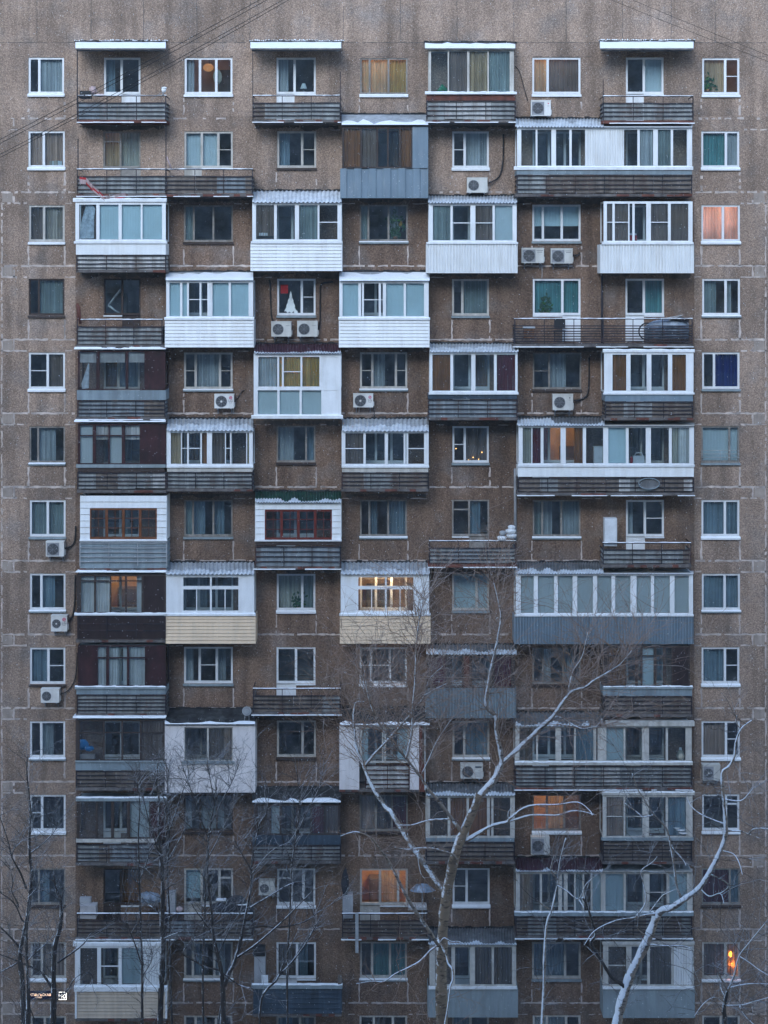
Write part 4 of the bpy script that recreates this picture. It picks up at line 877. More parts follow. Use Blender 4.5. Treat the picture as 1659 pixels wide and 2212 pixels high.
aircon(99, 138, 1170, 1202, 'square bodied air conditioner beside the white boarded balcony at the left edge', 'plain', 'ac_w', .74, False, H((139, 1185), (154, 1180), (162, 1168), (163, 1136)), True)
aircon(110, 145, 1330, 1364, 'air conditioner with red emblem at the left edge beside dark brown boards', 'lg', 'ac_w', .62, True, H((146, 1344), (156, 1330), (161, 1300), (162, 1262), (163, 1242)))
aircon(88, 128, 1489, 1518, 'white louvred air conditioner under the dark silled window at the left edge', 'plain', 'ac_w', .58, False, H((129, 1500), (146, 1492), (161, 1470), (165, 1440), (167, 1410), r=.018))
aircon(995, 1043, 1652, 1682, 'air conditioner with a blue badge under a snowy little roof', 'blue', 'ac', .60, False)
aircon(1518, 1556, 1653, 1686, 'cream air conditioner at the right edge behind a branch', 'plain', 'ac', .62, True, None, True)
aircon(1147, 1187, 1809, 1846, 'deep cream air conditioner below the warmly lit window', 'plain', 'ac', .70, False, None, True)
aircon(559, 593, 1904, 1934, 'air conditioner left of the window with a small top light', 'plain', 'ac', .66, True, H((560, 1906), (556, 1890), (574, 1882), r=.016))
# little roof above the badge unit
# ------------------------------------------------------------------ loose things on and about the balconies
def thing(name, label, cat, x, y, d, group=None):
    return tag(empty(name, pt(x, y, d)), label, cat, group)
def one(name, mb, mats, label, cat, loc, group=None):
    return tag(build(name, mb, mats, None, Vector(loc)), label, cat, group)
def cuboid(x0, x1, y0, y1, d0, d1, m=0, mb=None): mb = mb or MB(); mb.box(x0, x1, y0, y1, d0, d1, d1, m); return mb
def crumple(c, r, n=14, jit=.16, m=0, mb=None): mb = mb or MB(); mb.ball(c, r, n, m, jit); return mb
M['cloth_red'] = curtain('red_white_cloth', (.55, .42, .42), .1, 20); M['blue_bag'] = mat('blue_plastic', (.01, .22, .55), .35, .15, 5); M['green_box'] = mat('green_plastic', (.02, .22, .10), .5, .2, 6)
M['tarp'] = mat('silver_tarpaulin', (.22, .27, .34), .35, .45, 5, .4); M['darkcloth'] = mat('dark_cloth', (.03, .032, .04), .8, .4, 6); M['crate'] = mat('crate_wood', (.24, .12, .06), .8, .35, 9, .2)
M['box_card'] = mat('pale_box', (.42, .40, .40), .8, .15, 4); M['leaf'] = mat('houseplant_leaf', (.03, .10, .035), .6, .5, 20); M['flower'] = mat('yellow_flower', (.5, .28, .04), .6, .2, 10); M['cabinet'] = mat('painted_cabinet', (.36, .37, .39), .55, .12, 2, .2)
M['mirrorfilm'] = mat('torn_film', (.55, .62, .68), .25, .3, 8); M['red_paper'] = mat('red_paper', (.42, .035, .04), .7, .2, 6); M['paper'] = mat('paper', (.72, .78, .78), .8, .05, 3); M['pot_w'] = mat('enamel_white', (.66, .68, .7), .35, .1, 5)
# 1: wrapped bundle with striped cloth on the first balcony
o = thing('cloth_bundle', 'red and white cloth thrown over a dark trunk on the top left balcony', 'cloth', 195, 204, .8)
build('trunk', cuboid(172, 196, 196, 212, .55, .86), 'black', o); m = MB(); m.ball(pt(201, 195, .84), (.13, .1, .13), 12, 0, .34); m.ball(pt(215, 206, .84), (.2, .1, .06), 10, 0, .2); build('cloth', m, 'cloth_red', o)
o = thing('floodlight', 'snow capped white lamp on the rail corner of the top left balcony', 'lamp', 355, 206, 1.0)
build('lamp_body', crumple(pt(354, 194, 1.0), (.09, .07, .10), 10, .05), 'white', o); m = MB(); m.tube([pt(352, 206, 1.0), pt(353, 195, 1.0)], .03, 6); m.tube([pt(326, 216, .99), pt(352, 197, 1.0)], .008, 4); build('arm', m, 'pipe', o); m = MB(); m.ball(pt(355, 190, 1.0), (.10, .09, .04), 10, 0, .1); build('snow_cap', m, 'snow', o)
m = MB(); P = [(172, 382), (186, 384), (200, 400), (214, 412), (226, 425), (272, 416)]
for i in range(len(P) - 1):
    (xa, ya), (xb, yb) = P[i], P[i + 1]; wa, wb = 15 - i, 14 - i
    for k in range(3):
        u0, u1 = k / 3, (k + 1) / 3; off = R.uniform(0, .05)
        m.face([pt(xa, ya + wa * u0, 1.03 + off), pt(xa, ya + wa * u1, 1.03), pt(xb, yb + wb * u1, 1.03), pt(xb, yb + wb * u0, 1.03 + off)], 0 if (k + i) % 3 else 1, True)
one('hanging_cloth', m, ['cloth_red', 'red_paper'], 'long red and white striped cloth sagging through the balcony bars', 'cloth', pt(200, 405, 1.0))
m = MB(); m.tube([pt(360, 338, .98), pt(370, 364, 1.0)], .03, 5); one('plank', m, ['cloth_red'], 'thin reddish board leaning on the joint of two open balconies', 'board', pt(365, 360, 1))
o = thing('plastic_sheet', 'torn silvery plastic sheet hanging in a white glazed balcony', 'plastic sheet', 190, 480, .9)
m = MB(); L = [(188, 440), (199, 440), (206, 452), (203, 470), (203, 515)]; Rr = [(184, 450), (178, 470), (174, 488), (173, 500), (172, 516)]
for i in range(4):
    for k in range(4):
        A = lambda u, j: pt(Rr[j][0] + (L[j][0] - Rr[j][0]) * u, Rr[j][1] + (L[j][1] - Rr[j][1]) * u, .88 + .03 * math.sin(u * 9 + j * 2))
        m.face([A(k / 4, i), A(k / 4, i + 1), A((k + 1) / 4, i + 1), A((k + 1) / 4, i)], 0, True)
build('sheet', m, 'mirrorfilm', o)
o = thing('broken_frame', 'broken white taped frame standing behind the dark old balcony window', 'broken frame', 240, 680, -.05)
m = MB(); m.tube([pt(260, 626, -.12), pt(234, 660, -.12)], .045, 4); m.tube([pt(234, 660, -.12), pt(259, 678, -.12)], .045, 4); build('stick', m, 'infill_w', o)
m = MB(); m.tube([pt(166, 656, .98), pt(169, 664, .98), pt(174, 700, .98)], [.03, .09, .05], 6); one('rotten_board', m, ['rust'], 'rusty brown board standing on the left end of an open balcony', 'board', pt(170, 690, 1))
# plastic film on the dark red balcony
m = MB(); m.face([pt(191, 784, .9), pt(176, 828, .88), pt(177, 840, .88), pt(190, 839, .92)]); m.face([pt(191, 784, .9), pt(190, 839, .92), pt(192, 838, .90), pt(193, 790, .9)]); one('plastic_sheet', m, ['mirrorfilm'], 'grey film triangle hanging in the dark red glazed balcony', 'plastic sheet', pt(184, 830, .9))
o = thing('plastic_bag', 'bright blue plastic bag behind the glass of a dark balcony', 'bag', 190, 1615, .85); m = crumple(pt(179, 1608, .86), (.22, .07, .19), 12, .1); m.ball(pt(193, 1617, .87), (.17, .06, .10), 10, 0, .12); build('bag', m, 'blue_bag', o)
one('tray', cuboid(172, 204, 1631, 1639, .75, .92), ['box_card'], 'pale flat tray on the sill below the blue bag', 'tray', pt(188, 1639, .9))
o = thing('storage_box', 'pale lidded box standing on the rail of the lower left open balcony', 'box', 190, 1980, .9); build('box', cuboid(173, 207, 1957, 1985, .55, .95), 'box_card', o); build('lid', cuboid(172, 196, 1940, 1956.5, .5, .7), 'cabinet', o)
o = thing('covered_bundle', 'snowy grey bundle on a table at the balcony end below the dark red glazing', 'bundle', 325, 1955, .6); m = crumple(pt(323, 1940, .62), (.42, .2, .22), 16, .12); build('cover', m, 'tarp', o); build('table', cuboid(306, 342, 1953, 1957, .35, .85), 'slab', o)
o = thing('dark_bundle', 'large black covered heap with snow patches on the open balcony', 'heap', 500, 1960, .7)
m = MB(); [m.ball(pt(x, y, .75), (rx, .22, rz), 12, 0, .18) for x, y, rx, rz in ((480, 1962, .42, .2), (510, 1952, .4, .28), (530, 1962, .3, .25))]; build('cover', m, 'darkcloth', o); m = MB(); m.box(466, 488, 1944, 1946, .7, .9); m.box(506, 534, 1954, 1955.6, .8, .96); build('snow_patch', m, 'snow', o)
one('cabinet', cuboid(360, 378, 1930, 1975, .3, .7), ['cabinet'], 'narrow grey cabinet at the left end of the balcony with dark bundles', 'cabinet', pt(369, 1975, .7))
one('pink_bag', crumple(pt(388, 1964, .8), (.12, .1, .1), 10, .15), ['cloth_red'], 'small pink bag on the rail between two balconies', 'bag', pt(388, 1972, .8))
one('potted_greenery', crumple(pt(629, 245, .8), (.13, .1, .13), 9, .35), ['leaf'], 'small green plant behind the rail of the lamp balcony', 'plant', pt(629, 252, .8))
o = thing('table_lamp', 'small white table lamp inside a top floor balcony window', 'table lamp', 656, 199, -.3); m = MB(); c = pt(656, 186, -.22); n = 14
for i in range(n):
    a, b2 = 2 * math.pi * i / n, 2 * math.pi * (i + 1) / n; m.face([(c.x + .13 * math.cos(a), c.y + .13 * math.sin(a), c.z - .1), (c.x + .13 * math.cos(b2), c.y + .13 * math.sin(b2), c.z - .1), (c.x + .06 * math.cos(b2), c.y + .06 * math.sin(b2), c.z + .1), (c.x + .06 * math.cos(a), c.y + .06 * math.sin(a), c.z + .1)], 0, True)
build('lamp_shade', m, 'paper', o); m = MB(); m.tube([pt(656, 190, -.22), pt(656, 199, -.22)], [.02, .05], 8); build('base', m, 'pipe', o)
o = thing('pendant_lamp', 'warm hanging lamp inside the three light top floor window', 'lamp', 452, 160, -1.0); m = MB(); m.ball(pt(450, 146, -.8), (.20, .2, .15), 12); build('lamp_shade', m, lamp_mat('warm_lamp_shade', (1, .42, .13), .15), o); m = MB(); m.tube([pt(452, 121, -.8), pt(452, 146, -.8)], .01, 4); build('cord', m, 'hose', o)
one('folded_fabric', crumple(pt(470, 166, -.16), (.16, .03, .28), 12, .08), ['cur_c'], 'pale cloth hanging behind the three light top floor window', 'cloth', pt(470, 180, -.15))
o = thing('plastic_crate', 'green plastic box inside the top glass balcony', 'box', 957, 199, .85); m = MB(); m.tube([pt(948, 199, .85), pt(956, 189, .85), (pt(966, 196, .85))], [.09, .13, .07], 5); build('box', m, 'green_box', o)
# paper fir tree and poster
c = 0; m = MB(); T = [(628, 628), (626.5, 633)]; lobes = []
outline = [(628, 628), (631, 640), (629.8, 641), (634.5, 650), (633, 651.5), (638, 662), (636, 663), (642, 674), (638.5, 676), (634, 672), (630, 677), (625, 673), (621, 677), (618, 672), (613.5, 673), (619.5, 662), (617.6, 662), (623, 651), (621.4, 650), (626, 641), (624.8, 640)]
ctr = pt(628, 660, -.058)
for i in range(len(outline)): p, q = outline[i], outline[(i + 1) % len(outline)]; m.face([pt(*p, -.058), ctr, pt(*q, -.058)])
m.disc(pt(628, 683, -.058), 0, .05, 10); m.disc(pt(639, 674, -.057), 0, .07, 10)
one('paper_fir_tree', m, ['paper'], 'pale paper fir tree stuck inside the window over two air conditioners', 'paper tree', pt(628, 680, -.058))
m = MB(); m.quad(606, 622, 615, 634, -.06, 0); one('red_poster', m, ['red_paper'], 'red square poster in the upper corner of the paper fir tree window', 'poster', pt(614, 634, -.06))
# crate, chair, tarpaulin on the double balcony
o = thing('wooden_crate', 'snow topped wooden crate on the double open balcony', 'crate', 1143, 735, .8); m = MB()
for y in (710, 718, 726): m.box(1132, 1154, y, y + 5.5, .55, .85)
m.box(1133, 1136, 709.5, 733, .86, .875); m.box(1150, 1153, 709.5, 733, .86, .875); build('slats', m, 'crate', o); m = MB(); m.box(1131, 1156, 706, 709.5, .52, .9); build('snow_cap', m, 'snow', o)
o = thing('chair', 'dark folded chair standing on the double open balcony', 'chair', 1210, 738, .6); build('seat', cuboid(1196, 1222, 714, 717, .3, .7), 'black', o); build('backrest', cuboid(1197, 1221, 690, 708, .3, .34), 'black', o)
for x, d in ((1198, .68), (1219, .68), (1198, .34), (1219, .34)): m = MB(); m.tube([pt(x, 717, d), pt(x, 738, d)], .018, 5); build('leg', m, 'black', o)
o = thing('tarpaulin_bundle', 'bicycle wrapped in a grey tarpaulin at the right end of the double balcony', 'covered bicycle', 1435, 735, .75)
m = MB(); n, k = 14, 8; prof = [(1392, 706), (1400, 698), (1412, 693), (1430, 690), (1450, 688), (1465, 684), (1480, 688), (1488, 700)]
for i in range(len(prof) - 1):
    (xa, ya), (xb, yb) = prof[i], prof[i + 1]
    ring = lambda x, y: [pt(x, 731, .92), pt(x + R.uniform(-2, 2), 722, .96), pt(x, (y + 722) / 2, .93 + R.uniform(-.03, .03)), pt(x, y + 5, .85), pt(x, y, .72), pt(x, y + 6, .55), pt(x, 731, .5)]
    if i == 0: ra = ring(xa, ya)
    rb = ring(xb, yb)
    for q in range(6): m.face([ra[q], rb[q], rb[q + 1], ra[q + 1]], 0, True)
    ra = rb
build('tarpaulin', m, 'tarp', o); m = MB()
cw = pt(1398, 716, .95); rr = .3; m.tube([(cw.x + rr * math.cos(t), cw.y, cw.z + rr * math.sin(t)) for t in [math.pi * .45 + math.pi * 1.2 * i / 14 for i in range(15)]], .025, 6); build('wheel', m, 'black', o)
m = MB(); m.tube([pt(1425, 690, 1.0), pt(1472, 681, .95)], .012, 5); m.tube([pt(1445, 692, 1.0), pt(1476, 680, .95)], .01, 5); build('frame_tube', m, 'infill_w', o); m = MB(); m.face([pt(1446, 690, .96), pt(1470, 683, .94), pt(1488, 690, .94), pt(1488, 697, .95)]); m.face([pt(1446, 690, .96), pt(1488, 697, .95), pt(1488, 697, .8), pt(1446, 690, .8)]); build('flap', m, 'darkcloth', o)
def plant(label, x, y, d, w, h, cat='house plant', fl=False):
    o = thing('potted_plant', label, cat, x, y, d); m = MB()
    for _ in range(70):
        a = Vector((R.gauss(0, .35) * w, R.gauss(0, .05), abs(R.gauss(.35, .3)) * h)); c = pt(x, y - 6, d) + a; u = Vector((R.uniform(-1, 1), R.uniform(-.4, .4), R.uniform(-.6, 1))).normalized() * .09; v = Vector((-u.z, 0, u.x)) * .45
        m.face([c - u, c + v, c + u, c - v])
    build('leaves', m, 'leaf', o); m = MB(); m.tube([pt(x, y, d), pt(x, y - 7, d)], [.07, .1], 10); build('pot', m, 'crate', o)
    if fl: m = MB(); m.ball(pt(x + 12, y - 34, d), (.07, .05, .1), 8, 0, .3); build('flower', m, 'flower', o)
plant('bushy house plant with an orange flower inside the old brown window', 854, 518, -.16, .5, 1.05, fl=True)
plant('small house plant in the top right corner window', 1528, 200, -.15, .42, .5)
plant('house plant inside the window of the double open balcony', 1178, 682, -.16, .35, .75)
plant('tall house plant on the left sill of the green curtained window', 645, 1318, -.16, .3, .5)
# white boxes and other goods inside the glazed balconies
def cupboard(name, label, cat, x0, x1, y0, y1, d0, d1, m='pot_w', split=None):
    o = thing(name, label, cat, (x0 + x1) / 2, y1, d1); build('carcass', cuboid(x0, x1, y0, y1, d0, d1), m, o); q = MB(); s = split or (x0 + x1) / 2
    q.box(x0 + .8, s - .4, y0 + .8, y1 - .8, d1 + .002, d1 + .018, d1); build('door', q, m, o); q = MB(); q.box(s + .4, x1 - .8, y0 + .8, y1 - .8, d1 + .002, d1 + .018, d1); build('door', q, m, o); return o
o = thing('white_cabinet', 'white rounded cabinet standing inside the orange and maroon paned balcony', 'cabinet', 1098, 846, .85); build('carcass', cuboid(1088, 1110, 811, 846, .6, .88), 'pot_w', o); build('top', cuboid(1089.5, 1108.5, 808.5, 811, .61, .87), 'pot_w', o)
cupboard('cupboard', 'pale cupboard with four doors inside the double white glazed balcony', 'cupboard', 1313, 1353, 926, 1001, .4, .8, 'cabinet', 1333)
cupboard('tall_cupboard', 'tall white cupboard leaning at the left end of an open balcony', 'cupboard', 1306, 1333, 1120, 1180, .5, .9, 'pot_w', 1331)
o = thing('white_freezer', 'low white chest inside the double white glazed balcony', 'freezer', 1292, 1001, .8); build('carcass', cuboid(1283, 1302, 968, 1001, .5, .8), 'pot_w', o); build('lid', cuboid(1282.5, 1302.5, 965, 967.6, .49, .81), 'pot_w', o)
o = thing('laundry_basket', 'white plastic basket by a red bottle in the double glazed balcony', 'basket', 1380, 1001, .85); build('basket', cuboid(1368, 1392, 985, 1001, .7, .9), 'pot_w', o); m = MB(); m.tube([pt(1371, 985, .8), pt(1374, 978, .8), pt(1386, 978, .8), pt(1389, 985, .8)], .02, 5); build('handle', m, 'pot_w', o)
m = MB(); m.tube([pt(1364, 1001, .9), pt(1364, 990, .9), pt(1364, 986, .9)], [.05, .05, .02], 8); one('red_bottle', m, ['red_paper'], 'red bottle beside the white basket behind glass', 'bottle', pt(1364, 1001, .9))
o = thing('metal_washtub', 'oval metal washtub hung on the outside of the double balcony bars', 'washtub', 1402, 1060, 1.05); m = MB(); c = pt(1402, 1045, 1.08)
m.tube([(c.x + .38 * math.cos(t), c.y, c.z + .2 * math.sin(t)) for t in [2 * math.pi * i / 20 for i in range(21)]], .016, 6, 0, False); build('rim', m, 'metal_g', o)
m = MB(); n = 20
for i in range(n):
    a, b2 = 2 * math.pi * i / n, 2 * math.pi * (i + 1) / n; m.face([c + Vector((.37 * math.cos(a), 0, .19 * math.sin(a))), c + Vector((.37 * math.cos(b2), 0, .19 * math.sin(b2))), c + Vector((.3 * math.cos(b2), .05, .14 * math.sin(b2))), c + Vector((.3 * math.cos(a), .05, .14 * math.sin(a)))], 0, True)
    m.face([c + Vector((.3 * math.cos(a), .05, .14 * math.sin(a))), c + Vector((.3 * math.cos(b2), .05, .14 * math.sin(b2))), c + Vector((0, .06, 0))])
build('basin', m, 'slate', o)
o = thing('pot_stack', 'snow capped pots and bowls piled on a balcony rail corner', 'pots', 1096, 1167, .95)
for x, y, rr in ((1084, 1163, .19), (1105, 1158, .2), (1103, 1148, .2), (1105, 1140, .14), (1086, 1152, .13)): m = MB(); c = pt(x, y, .95); m.tube([c - Vector((0, 0, .07)), c + Vector((0, 0, .05)), c + Vector((0, 0, .09))], [rr * .75, rr, rr * .55], 12); build('bowl', m, 'pot_w' if rr > .13 else 'grey', o)
o = thing('red_box', 'red and white box behind the glass of the right white balcony', 'box', 1358, 520, .8); build('box', cuboid(1340, 1376, 508, 520, .55, .82), 'red_paper', o); build('lid', cuboid(1341, 1375, 504, 507.6, .55, .81), 'pot_w', o)
o = thing('kitchen_scale', 'white scale on a dark shelf behind the glass of a white balcony', 'scale', 570, 518, .85); build('base', cuboid(560, 578, 503, 509, .75, .9), 'pot_w', o); build('shelf', cuboid(556, 592, 510, 514, .6, .92), 'black', o)
o = thing('dish_pile', 'white dishes and jars behind the right pane of a lower balcony', 'dishes', 1470, 1800, .85)
for x, y, rr in ((1470, 1792, .2), (1462, 1788, .14), (1476, 1798, .22)): m = MB(); m.tube([pt(x, y + 2, .86), pt(x, y - 1, .86), pt(x, y - 2, .86)], [rr * .6, rr, rr * .9], 14); build('dish', m, 'pot_w', o)
o = thing('woven_jar', 'pale round jar on the sill of the right lower glazed balcony', 'jar', 1466, 1642, .86); m = MB(); m.tube([pt(1470, 1643, .86), pt(1470, 1632, .86), pt(1470, 1624, .86), pt(1470, 1620, .86)], [.1, .16, .1, .05], 12); build('jar', m, 'cur_c', o); m = MB(); m.tube([pt(1470, 1619.5, .86), pt(1470, 1615, .86)], [.06, .04], 10); build('lid', m, 'pot_w', o)
o = thing('round_dish', 'grey round dish aerial at the right end of a dark balcony roof', 'dish aerial', 533, 1550, 1.0); m = MB(); c = pt(533, 1536, 1.0); m.disc(c, .0, .17, 18); m.disc(c - Vector((0, .02, 0)), .10, .13, 18, 1); build('dish', m, ['grey', 'pipe'], o); m = MB(); m.tube([c + Vector((-.06, .02, -.1)), pt(528, 1556, .9)], .012, 5); m.tube([c + Vector((.08, .02, -.1)), pt(538, 1558, .9)], .012, 5); build('strut', m, 'pipe', o)
o = thing('parasol', 'half open pale parasol on the balcony behind the birch trunk', 'parasol', 912, 1985, .6); m = MB(); c = pt(912, 1926, .7); n = 16
for i in range(n):
    a, b2 = 2 * math.pi * i / n, 2 * math.pi * (i + 1) / n
    for (r0, z0), (r1, z1) in (((0, .30), (.26, .24)), ((.26, .24), (.46, .05))): m.face([c + Vector((r1 * math.cos(a), r1 * .6 * math.sin(a), z1)), c + Vector((r1 * math.cos(b2), r1 * .6 * math.sin(b2), z1)), c + Vector((r0 * math.cos(b2), r0 * .6 * math.sin(b2), z0)), c + Vector((r0 * math.cos(a), r0 * .6 * math.sin(a), z0))], 0, True)
build('canopy', m, 'tarp', o); m = MB(); m.tube([c + Vector((0, 0, .28)), pt(912, 1985, .7)], .018, 6); build('pole', m, 'pipe', o)
o = thing('covered_shelf', 'grey cabinet with a snowy heap at the left end of the lit balcony', 'cabinet', 752, 1978, .7); build('carcass', cuboid(740, 762, 1934, 1984, .4, .8), 'cabinet', o); m = MB(); m.ball(pt(746, 1908, .65), (.14, .14, .5), 12, 0, .22); build('heap', m, 'darkcloth', o)
one('snowy_table', cuboid(882, 922, 1961, 1966, .5, 1.06), ['infill_w'], 'snow covered table edge on the balcony under the parasol', 'table', pt(900, 1970, .9))
o = thing('grey_wardrobe', 'tall grey wardrobe on the balcony fenced with dark blue sheets', 'wardrobe', 556, 2125, .6); build('carcass', cuboid(549, 573, 2066, 2128, .3, .7), 'cabinet', o); q = MB(); q.box(550, 572, 2068, 2127, .702, .716, .7); build('door', q, 'cabinet', o)
o = thing('black_drum', 'round black drum lying on top of the grey wardrobe', 'drum', 560, 2065, .6); m = MB(); c = pt(560, 2053, .6); m.tube([c + Vector((-.22, 0, 0)), c + Vector((.22, 0, 0))], .21, 14); build('shell', m, 'black', o); m = MB(); m.disc(c + Vector((0, -.215, 0)), 0, .08, 12); build('cap', m, 'hose', o)
one('board', cuboid(565, 579, 2107, 2127, .8, .84), ['pot_w'], 'small white board standing against the grey wardrobe', 'board', pt(572, 2127, .8))
o = thing('book_row', 'row of books on the sill behind the peach blind', 'books', 119, 360, -.14)
for i in range(9): build('book', cuboid(107 + i * 3, 109.5 + i * 3, 347 + R.uniform(-1, 1.5), 358, -.18, -.12, 0), R.choice(['paper', 'cur_c', 'box_card']), o)
o = thing('glowing_lamp', 'glowing orange lamp in the bottom right window', 'lamp', 1573, 2110, -.2)
m = MB(); m.ball(pt(1578, 2062, -.16), (.05, .03, .10), 10, 0, .2); build('bulb', m, lamp_mat('orange_bulb', (1, .30, .02), 4.0), o); m = MB(); m.tube([pt(1578, 2068, -.16), pt(1578, 2110, -.16)], .012, 6); build('stem', m, 'iron', o)
l = bpy.data.lights.new('bulb_light', 'POINT'); l.energy = 2.5; l.color = (1, .26, .03); l.shadow_soft_size = .05; lo = bpy.data.objects.new('bulb_light', l); COL.objects.link(lo); lo.parent = o; lo.location = pt(1580, 2084, -.13) - parent_world(o)
o = thing('string_lights', 'tiny warm fairy lights behind the window right of the barred double pane balcony', 'lights', 1018, 995, -.2)
for x, y in ((985, 969), (1012, 994), (1022, 988), (1034, 992), (1041, 977)): m = MB(); m.ball(pt(x, y, -.18), (.018, .018, .018), 6); build('bulb', m, lamp_mat('fairy_bulb', (1, .5, .15), 2.0), o)
# wire grille of the old teal window
o = WINDOWS['I6']; m = MB()
for y in (978, 985.5, 993): m.tube([pt(1515, y - 5, .02), pt(1516, y - 5, .14), pt(1596, y - 5, .14), pt(1597, y - 5, .02)], .010, 5)
for x in (1516, 1556, 1596): m.tube([pt(x, 972, .14), pt(x, 1000, .14)], .008, 4)
build('wire_grille', m, 'infill_w', o)
# drain pipes
for x, y0, y1, w in ((1113, 1012, 1170, 3.2), (1300.5, 592, 752, 2.4)): m = MB(); m.tube([pt(x, y, .09) for y in (y0, (y0 + y1) / 2, y1)], w / 59, 8); build('drain_pipe', m, 'pipe' if x < 1200 else 'iron', BLD)
# street name plate and house number
M['plate_blue'] = mat('dark_blue_plate', (.012, .014, .05), .4, .15, 5); M['lit_white'] = lamp_mat('backlit_white', (1, .95, .85), .75); M['lit_warm'] = lamp_mat('backlit_letters', (1, .72, .52), .42)
o = thing('street_sign', 'dark blue lit street name plate on the wall at lower left', 'street sign', 90, 2159, .1)
build('plate', cuboid(58, 120, 2142.5, 2158.5, .004, .09), 'plate_blue', o); m = MB(); [m.box(*q, .091, .095, .09) for q in ((60, 118, 2143.6, 2144.2), (60, 118, 2156.8, 2157.4), (60, 60.6, 2144.2, 2156.8), (117.4, 118, 2144.2, 2156.8))]; build('border', m, 'ink', o)
build('lettering', text_mesh('ОКТЯБРЬСКАЯ', .128, pt(84.5, 2149.3, .094), sx=.92), 'lit_warm', o); build('lettering', text_mesh('УЛИЦА', .07, pt(83.5, 2154.7, .094), sx=1.05), 'lit_warm', o)
o = thing('house_number_sign', 'square lit house number plate reading 40 at lower left', 'house number', 135.5, 2160, .1)
build('plate', cuboid(126.6, 144.4, 2142, 2160, .004, .09), 'plate_blue', o); m = MB(); [m.box(*q, .091, .096, .09) for q in ((127, 144, 2142.4, 2143.7), (127, 144, 2158.4, 2159.7), (127, 128.3, 2143.7, 2158.4), (142.7, 144, 2143.7, 2158.4))]; build('border', m, 'lit_white', o); build('lettering', text_mesh('40', .23, pt(135.5, 2152.4, .094)), 'lit_white', o)
# overhead cables
def cable(label, ends, sag, d, r=.009):
    m = MB(); (xa, ya), (xb, yb) = ends; m.tube([pt(xa + (xb - xa) * i / 24, ya + (yb - ya) * i / 24 + sag * 4 * (i / 24) * (1 - i / 24), d) for i in range(25)], r, 4); one('overhead_cable', m, ['hose'], label, 'cable', pt(xa, ya, d), 'overhead cables')
cable('upper cable of the four crossing the top left corner', ((-200, 404), (800, -135)), 8, 12); cable('second cable from the top across the top left corner', ((-200, 412), (800, -127)), 9, 12)
cable('third cable from the top across the top left corner', ((-200, 435), (800, -111)), 12, 12); cable('lowest cable of the four crossing the top left corner', ((-200, 441), (800, -104)), 13, 12)
cable('upper thin cable slanting down at the top right corner', ((1200, -70), (1900, 215)), 3, 12, .006); cable('lower thin cable slanting down at the top right corner', ((1200, -50), (1900, 220)), 6, 12, .006)
# ------------------------------------------------------------------ trees
BK_BIRCH = bark('birch_bark', (.24, .205, .18), (.04, .032, .028), 1.0, True, snow_dir=(-.55, -.30, .62), lo=.30, hi=.46); BK_TRUNK = bark('birch_trunk_bark', (.17, .125, .085), (.07, .05, .035), .9, True, lo=.78, hi=.98)
BK_TWIG = bark('birch_twig', (.33, .205, .135), (.17, .105, .07), .30, False, lo=.45, hi=.8)
BK_DARK = bark('dark_bark', (.045, .036, .032), (.022, .018, .017), .95, False, lo=.72, hi=.9); BK_DTWIG = bark('dark_twig', (.07, .055, .05), (.035, .028, .026), .6, False, lo=.5, hi=.7)
def smooth(P, k=4):
    Q = []
    for i in range(len(P) - 1):
        p0, p1, p2, p3 = P[max(i - 1, 0)], P[i], P[i + 1], P[min(i + 2, len(P) - 1)]
        for q in range(k):
            t = q / k; Q.append(tuple(.5 * ((2 * b) + (c - a) * t + (2 * a - 5 * b + 4 * c - d) * t * t + (3 * b - a - 3 * c + d) * t ** 3) for a, b, c, d in zip(p0, p1, p2, p3)))
    Q.append(tuple(P[-1])); return Q
